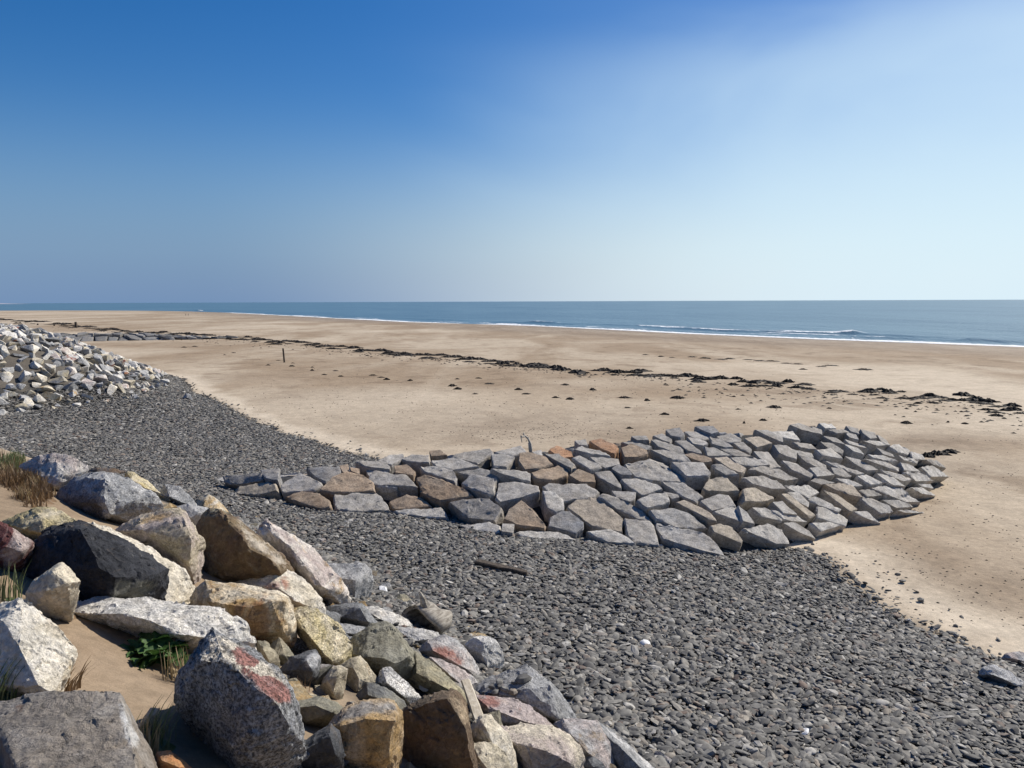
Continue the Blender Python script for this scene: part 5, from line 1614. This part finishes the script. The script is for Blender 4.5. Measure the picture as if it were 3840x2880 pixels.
# ------------------------------------------------------------------ timber
def tube(path, radii, segs=8, wob_=.12, seed=1):
    r_ = random.Random(seed)
    vs1, fs1 = [], []
    P_ = [Vector(p) for p in path]
    for i, p in enumerate(P_):
        t_ = (P_[min(i + 1, len(P_) - 1)] - P_[max(i - 1, 0)]).normalized()
        s1 = t_.cross(Vector((.31, .87, .2))).normalized(); s2 = t_.cross(s1)
        for k in range(segs):
            a_ = 6.2832 * k / segs
            vs1.append(p + (s1 * math.cos(a_) + s2 * math.sin(a_)) * radii[i] * (1 + r_.uniform(-wob_, wob_)))
    for i in range(len(P_) - 1):
        for k in range(segs):
            a_, b_ = i * segs + k, i * segs + (k + 1) % segs
            fs1.append((a_, b_, b_ + segs, a_ + segs))
    fs1.append(tuple(range(segs))[::-1]); fs1.append(tuple(range((len(P_) - 1) * segs, len(P_) * segs)))
    return vs1, fs1

def timber(name, a, b, w_, t_, mat, label, cat, seed=1, taper=.9):
    """a sawn or worn beam from a to b"""
    r_ = random.Random(seed)
    a, b = Vector(a), Vector(b)
    ax = (b - a).normalized(); sd = ax.cross(Vector((0, 0, 1)))
    if sd.length < .05: sd = ax.cross(Vector((0, 1, 0)))
    sd.normalize(); up = sd.cross(ax)
    vs1, fs1 = [], []
    n_ = 7
    for i in range(n_):
        f = i / (n_ - 1); c = a + (b - a) * f; k = 1 - (1 - taper) * f
        for sx_, sy_ in ((-1, -1), (-.8, -1), (1, -1), (1, .7), (.75, 1), (-1, 1)):
            vs1.append(c + sd * (sx_ * w_ / 2 * k * r_.uniform(.92, 1.05)) + up * (sy_ * t_ / 2 * k * r_.uniform(.92, 1.05)) + (ax * r_.uniform(-.02, .02) if i in (0, n_ - 1) else Vector()))
    for i in range(n_ - 1):
        for k in range(6):
            p0, p1 = i * 6 + k, i * 6 + (k + 1) % 6
            fs1.append((p0, p1, p1 + 6, p0 + 6))
    fs1.append((5, 4, 3, 2, 1, 0)); e0 = (n_ - 1) * 6
    fs1.append(tuple(e0 + k for k in range(6)))
    o_ = mesh_obj(name, [v - a for v in vs1], fs1, mat)
    o_.location = a
    tag(o_, label, cat)
    return o_

# marker post on the open sand
p, D = hit(1067, 1359)
hgt = 53 / 3.75 / FPX * D
post = timber('wooden_post', (p[0], p[1], p[2] - .2), (p[0] - .10, p[1], p[2] + hgt), .17, .15, M_DARKWOOD, 'weathered wooden post standing alone in the sand', 'post', 4, .92)
# dark stumps in the far tide line
for k, (u, vb, vt, w_, lab) in enumerate([(287, 1226, 1207, .7, 'tall dark stump rising from the far seaweed line'), (219, 1217, 1209, .45, 'short dark stake in the far seaweed line beside the taller stump'),
                                          (204, 1222, 1210, .35, 'thin pale stake in the far seaweed line'), (141, 1219, 1213, .5, 'stubby stake between the far stakes and the dark timber pile'),
                                          (235, 1216, 1210, .6, 'leaning stub behind the short dark stake')]):
    p, D = hit(u, vb)
    h_ = (vb - vt) / 3.75 / FPX * D
    timber('wooden_stump', (p[0], p[1], p[2] - .2), (p[0] + .25 * (k - 2) * .3, p[1], p[2] + h_), w_, w_ * .8, M_DARKWOOD, lab, 'stump', 20 + k, .7)
for k, (u, v, w_, h_, lab) in enumerate([(70, 1220, 6.0, .8, ''), (101, 1218, 3.0, .6, '')]):
    p = at_z(u, v, 2.5)
    o = link(bpy.data.objects.new('seaweed_mound', WEED[k + 2]))
    o.location = (p[0], p[1], p[2] - .05); o.scale = (w_, w_ * .6, h_ * 6); o.rotation_euler = (0, 0, .2)
    tag(o, ['broad dark seaweed covered mound beyond the boulder heap', 'smaller dark mound beside the broad seaweed covered mound'][k], 'mound')

# forked branch caught on the groyne crest
def crop_b(u, v): return 1880 + u / 9.217, 1580 + v / 9.217
bp, bD = None, None
c0 = crop_b(985, 1150)
# depth of the crest there
pm = min(((abs(gsurf(GL * t / 200.0, float(np.interp(GL * t / 200.0, gpp, gWf)))[0] / gsurf(GL * t / 200.0, float(np.interp(GL * t / 200.0, gpp, gWf)))[1] - ray(*c0)[0] / ray(*c0)[1]), t) for t in range(201)))[1]
cp = gsurf(GL * pm / 200.0, float(np.interp(GL * pm / 200.0, gpp, gWf)))
bD = cp[1] / ray(*c0)[1] - .25
main = [(985, 1210), (1030, 1000), (1010, 800), (950, 640), (910, 580), (790, 480), (770, 430), (790, 395)]
mp3 = [at_depth(*crop_b(u, v), bD + .02 * i) for i, (u, v) in enumerate(main)]
base = Vector(mp3[0])
br = link(bpy.data.objects.new('driftwood_branch', None)); br.location = base
tag(br, 'bare forked driftwood branch sticking up from the groyne', 'branch')
M_TWIG = simple_mat('bleached_twig', (0.30, 0.27, 0.22), (0.52, 0.48, 0.41), 18, .8, .3)
for nm, pts_, r0, r1, dz in (('stem', main, .045, .016, .02), ('fork', [(800, 525), (710, 535), (680, 500), (690, 600), (715, 730)], .028, .01, -.03), ('fork', [(985, 1100), (960, 800), (935, 750)], .035, .015, .05), ('twig', [(915, 580), (950, 555)], .02, .012, 0)):
    q = [Vector(at_depth(*crop_b(u, v), bD + dz * i)) - base for i, (u, v) in enumerate(pts_)]
    rad = [r0 + (r1 - r0) * i / (len(q) - 1) for i in range(len(q))]
    v1, f1 = tube(q, rad, 7, .12, 3)
    mesh_obj(nm, v1, f1, M_TWIG, True, br)

# pale plank leaning among the boulders
a_px, b_px = px('T', 800, 1000), px('T', 692, 702)
_, Da = hit(*px('T', 800, 960)); Da -= .35
a3, b3 = at_depth(*a_px, Da), at_depth(*b_px, Da + .30)
timber('wooden_plank', a3, b3, .10, .045, M_WOOD, 'pale sawn plank leaning between the boulders', 'plank', 9, .8)
# soaked beam and a thin stick on the shingle
a3 = hit(1785, 2128)[0] + np.array([0, 0, .08]); b3 = hit(1975, 2168)[0] + np.array([0, 0, .08])
timber('driftwood_beam', a3, b3, .16, .13, M_DARKWOOD, 'dark waterlogged beam lying on the shingle near the groyne', 'driftwood', 11, .8)
q = [hit(u, v)[0] + np.array([0, 0, .07 + .02 * (k % 2)]) for k, (u, v) in enumerate([(3329, 2585), (3400, 2610), (3470, 2640), (3540, 2670)])]
v1, f1 = tube(q, [.016, .02, .018, .01], 6, .15, 8)
o = mesh_obj('driftwood_stick', v1, f1, M_DARKWOOD, True); tag(o, 'long thin dark stick lying on the near shingle', 'stick')

# hollow driftwood stump
pc, D = hit(*px('T', 360, 345))
stump = link(bpy.data.objects.new('hollow_stump', None)); stump.location = pc
stump.rotation_euler = (0, 0, R(-28)); pc[2] -= .12; stump.location = pc
tag(stump, 'hollow broken driftwood stump lying at the shingle edge', 'driftwood')
r_ = random.Random(4)
def shell(rad, segs=26, rows=9, inner=False, length=.40):
    vs1, fs1 = [], []
    for i in range(rows):
        f = i / (rows - 1)
        for k in range(segs):
            a_ = 6.2832 * k / segs
            lim = length * (1 + .20 * math.sin(a_ * 2 + 1) + .10 * math.sin(a_ * 5)) * (1.12 if abs(a_ - 1.9) < .25 else 1)
            rr_ = rad * (1 + .08 * math.sin(a_ * 3 + f * 2) + .04 * math.sin(a_ * 7 + f * 5)) * (1 - .08 * f - .55 * f ** 5)
            if inner: rr_ *= .82
            # long axis lies along local -Y, mouth at y = 0
            vs1.append((math.cos(a_) * rr_ * 1.05, -.02 + f * lim - (.10 * math.sin(a_ * 2.0) if i == 0 else 0), .22 + math.sin(a_) * rr_ * .85))
    for i in range(rows - 1):
        for k in range(segs):
            a_, b_ = i * segs + k, i * segs + (k + 1) % segs
            fs1.append((a_, b_, b_ + segs, a_ + segs) if not inner else (a_, a_ + segs, b_ + segs, b_))
    fs1.append(tuple((rows - 1) * segs + k for k in range(segs)))
    return vs1, fs1
v1, f1 = shell(.30); v2, f2 = shell(.30, inner=True, length=.34)
nb_ = len(v1)
rim = [(k, nb_ + k, nb_ + (k + 1) % 26, (k + 1) % 26) for k in range(26)]
mesh_obj('bark_shell', v1 + v2, f1 + [tuple(nb_ + i for i in f) for f in f2] + rim, M_DRIFT, True, stump)
v3, f3 = tube([(.02, .08, .44), (.0, .05, .56), (-.03, .02, .66)], [.06, .04, .012], 6, .2, 2)
mesh_obj('splinter', v3, f3, M_DRIFT, False, stump)

# ------------------------------------------------------------------ dune plants
def blade_mesh(n, hgt, spread, lean, seed, wid=.006, curve=.5):
    r_ = random.Random(seed)
    vs1, fs1 = [], []
    for _ in range(n):
        bx, by = max(-1.1, min(1.1, r_.gauss(0, .8))) * spread, max(-1.1, min(1.1, r_.gauss(0, .8))) * spread
        a_ = r_.uniform(0, 6.28); h = hgt * r_.uniform(.5, 1.1)
        out = r_.uniform(.1, .6) * curve
        dx, dy = math.cos(a_) * out + lean[0], math.sin(a_) * out + lean[1]
        sdx, sdy = -math.sin(a_), math.cos(a_)
        b0 = len(vs1); K = 5
        for k in range(K):
            f = k / (K - 1)
            cx_, cy_ = bx + dx * h * f * f, by + dy * h * f * f
            cz_ = h * (f - .22 * f * f * min(1.2, math.hypot(dx, dy)))
            w_ = wid * (1 - f ** 1.5) + .0007
            vs1.append((cx_ - sdx * w_, cy_ - sdy * w_, cz_)); vs1.append((cx_ + sdx * w_, cy_ + sdy * w_, cz_))
        for k in range(K - 1):
            a0 = b0 + 2 * k
            fs1.append((a0, a0 + 1, a0 + 3, a0 + 2))
    b0 = len(vs1)
    for k in range(10):
        a_ = 6.2832 * k / 10
        vs1.append((math.cos(a_) * spread * 1.7, math.sin(a_) * spread * 1.7, -.07)); vs1.append((math.cos(a_) * spread * .8, math.sin(a_) * spread * .8, .012))
    for k in range(10):
        c_, d_ = b0 + 2 * k, b0 + 2 * ((k + 1) % 10)
        fs1.append((c_, d_, d_ + 1, c_ + 1))
    fs1.append(tuple(b0 + 2 * k + 1 for k in range(10)))
    return vs1, fs1
def tuft(crop, u, v, n, hgt, spread, lean, mat, seed, label, name='grass_tuft', group=None, wid=.006, curve=.5):
    p, D = hit(*px(crop, u, v))
    v1, f1 = blade_mesh(n, hgt, spread, lean, seed, wid, curve)
    o_ = mesh_obj(name, v1, f1, mat)
    o_.location = (p[0], p[1], p[2] - .01)
    tag(o_, label, 'grass', group)
    return o_
tuft('R', 20, 960, 34, .30, .06, (.35, .1), M_GRASS, 1, 'grey green marram tuft in front of the warm white boulder', wid=.004)
tuft('R', 330, 930, 9, .24, .05, (.5, .2), M_STRAW, 2, 'sparse straw blades rising behind the huge brown slab')
tuft('P', 70, 1580, 44, .30, .07, (.1, .1), M_GRASS, 3, 'green marram tuft at the left foot of the black boulder', wid=.004)
tuft('P', 420, 1640, 90, .16, .12, (.1, .0), M_BROWN, 4, 'withered brown grass below the small cream stone')
tuft('R', 560, 60, 60, .22, .10, (.2, -.3), M_BROWN, 5, 'brown grass strands beside the warm white boulder tip')
tuft('R', 660, 860, 45, .18, .06, (.4, .2), M_BROWN, 6, 'dry brown strands along the right edge of the warm white boulder')
tuft('R', 1840, 780, 26, .26, .07, (-.15, .2), M_STRAW, 7, 'thin straw stems beside the leafy green plant', curve=.35, wid=.004)
tuft('R', 1600, 1420, 44, .26, .08, (.3, .3), M_GRASS, 8, 'wispy green grass in the hollow beside the big granite', wid=.0035)
tuft('R', 1500, 1560, 26, .22, .05, (.0, .2), M_STRAW, 9, 'dry straw grass at the corner of the huge brown slab')
tuft('S', 1160, 900, 60, .14, .06, (0, 0), M_BROWN, 10, 'nest of dry brown straw between the granite and the cream stone', curve=1.2, wid=.003)
# crest of the dune at the edge of the shingle bay: many wiry clumps
r = random.Random(3)
for k in range(40):
    u, v = r.uniform(-60, 430), 0
    v = 150 + u * .75 + r.uniform(-20, 200)
    gm_ = r.choice((M_BROWN, M_BROWN, M_STRAW, M_BROWN))
    tuft('P', u, v, 60, r.uniform(.10, .22), .10, (.15, -.1), gm_, 100 + k, 'wiry ' + ('straw yellow' if gm_ is M_STRAW else 'brown') + ' grass clump on the dune crest behind the yellow boulder', group='grass clumps on the dune crest', curve=.9, wid=.005)
for k in range(14):
    u, v = r.uniform(-60, 240), r.uniform(110, 240)
    tuft('P', u, v, 50, r.uniform(.12, .22), .09, (.15, -.05), M_GRASS, 160 + k, 'green grass clump on the dune edge above the shingle', group='green grass on the dune edge', curve=.7)

# low leafy plant in the sandy hollow
p, D = hit(*px('R', 1600, 560))
plant = link(bpy.data.objects.new('leafy_plant', None)); plant.location = (p[0], p[1], p[2])
tag(plant, 'low bright green leafy plant in the sandy hollow', 'plant')
def leaf_mesh(seed):
    r_ = random.Random(seed)
    vs1, fs1 = [], []
    K = 8
    for k in range(K + 1):
        f = k / K
        w_ = .30 * math.sin(math.pi * min(1, f * .93 + .05)) ** .8 * (1 + .28 * (-1) ** k) * (1 - .2 * f)
        zc_ = .42 * f - .5 * f * f
        for s1 in (-1, 0, 1):
            vs1.append((s1 * w_, f, zc_ + abs(s1) * .10 + r_.uniform(-.02, .02)))
    for k in range(K):
        a0 = 3 * k
        fs1 += [(a0, a0 + 1, a0 + 4, a0 + 3), (a0 + 1, a0 + 2, a0 + 5, a0 + 4)]
    me_ = bpy.data.meshes.new('leaf'); me_.from_pydata(vs1, [], fs1); me_.materials.append(M_LEAF)
    me_.polygons.foreach_set('use_smooth', [True] * len(fs1))
    return me_
LEAVES = [leaf_mesh(k) for k in range(4)]
for k in range(46):
    o_ = link(bpy.data.objects.new('leaf', r.choice(LEAVES))); o_.parent = plant
    a_ = r.uniform(0, 6.28); L_ = r.uniform(.13, .24)
    o_.location = (r.gauss(0, .085), r.gauss(0, .06), r.uniform(0, .05))
    o_.rotation_euler = (r.uniform(-.1, .75), r.uniform(-.4, .4), a_)
    o_.scale = (L_ * r.uniform(.8, 1.1), L_, L_)
v1, f1 = tube([(0, 0, -.04), (0, 0, .03), (.01, 0, .06)], [.02, .016, .008], 7, .1, 1)
mesh_obj('crown_stem', v1, f1, M_LEAF, True, plant)

# ------------------------------------------------------------------ distant walkers and a gull
def walker(u, v, hpx, label, seed):
    p, D = hit(u, v)
    h = min(1.8, max(1.1, hpx / 3.75 / FPX * D))
    me_ = bpy.data.meshes.new('person')
    J = {'pel': (0, 0, .53), 'wai': (0, 0, .62), 'che': (0, 0, .75), 'nec': (0, 0, .85), 'hea': (0, .01, .90), 'top': (0, .01, .985),
         'shl': (-.10, 0, .80), 'ell': (-.13, -.02, .63), 'hal': (-.12, .05, .48), 'shr': (.10, 0, .80), 'elr': (.13, .03, .63), 'har': (.13, .08, .49),
         'hil': (-.05, 0, .50), 'knl': (-.055, .05, .28), 'anl': (-.055, .02, .04), 'tol': (-.055, .10, .01), 'hir': (.05, 0, .50), 'knr': (.055, .0, .28), 'anr': (.055, -.09, .05), 'tor': (.055, -.02, .01)}
    rad = {'pel': .085, 'wai': .075, 'che': .09, 'nec': .035, 'hea': .055, 'top': .04, 'shl': .045, 'ell': .032, 'hal': .025, 'shr': .045, 'elr': .032, 'har': .025,
           'hil': .06, 'knl': .045, 'anl': .03, 'tol': .025, 'hir': .06, 'knr': .045, 'anr': .03, 'tor': .025}
    K = list(J)
    E_ = [('pel', 'wai'), ('wai', 'che'), ('che', 'nec'), ('nec', 'hea'), ('hea', 'top'), ('che', 'shl'), ('shl', 'ell'), ('ell', 'hal'), ('che', 'shr'), ('shr', 'elr'), ('elr', 'har'),
          ('pel', 'hil'), ('hil', 'knl'), ('knl', 'anl'), ('anl', 'tol'), ('pel', 'hir'), ('hir', 'knr'), ('knr', 'anr'), ('anr', 'tor')]
    me_.from_pydata([tuple(c * h for c in J[k]) for k in K], [(K.index(a), K.index(b)) for a, b in E_], [])
    o_ = link(bpy.data.objects.new('person', me_))
    md = o_.modifiers.new('skin', 'SKIN')
    for i, k in enumerate(K):
        sv = me_.skin_vertices[0].data[i]; sv.radius = (rad[k] * h, rad[k] * h); sv.use_root = (k == 'pel')
    sb = o_.modifiers.new('smooth', 'SUBSURF'); sb.levels = sb.render_levels = 1
    me_.materials.append(M_CLOTH)
    o_.location = (p[0], p[1], p[2]); o_.rotation_euler = (0, 0, R(70))
    tag(o_, label, 'person')
walker(697, 1184, 8.5, 'person in dark clothes walking far off by the water', 1)
walker(706, 1184, 5.5, 'shorter person in dark clothes beside the far walker', 2)

g0 = at_depth(866, 1086, 420)
v1 = [(0, .25, 0), (0, -.28, .02), (.07, 0, .05), (-.07, 0, .05), (0, 0, -.07), (.35, .05, .16), (.38, -.10, .16), (.75, -.12, .05), (-.35, .05, .16), (-.38, -.10, .16), (-.75, -.12, .05), (.06, .1, .03), (.06, -.1, .03), (-.06, .1, .03), (-.06, -.1, .03)]
f1 = [(0, 2, 4), (0, 4, 3), (0, 3, 2), (1, 4, 2), (1, 3, 4), (1, 2, 3), (11, 5, 6, 12), (5, 7, 6), (13, 14, 9, 8), (8, 9, 10)]
gull = mesh_obj('gull', v1, f1, M_GULL); gull.location = g0; gull.rotation_euler = (.3, .5, R(40))
tag(gull, 'small gull flying over the horizon', 'bird')
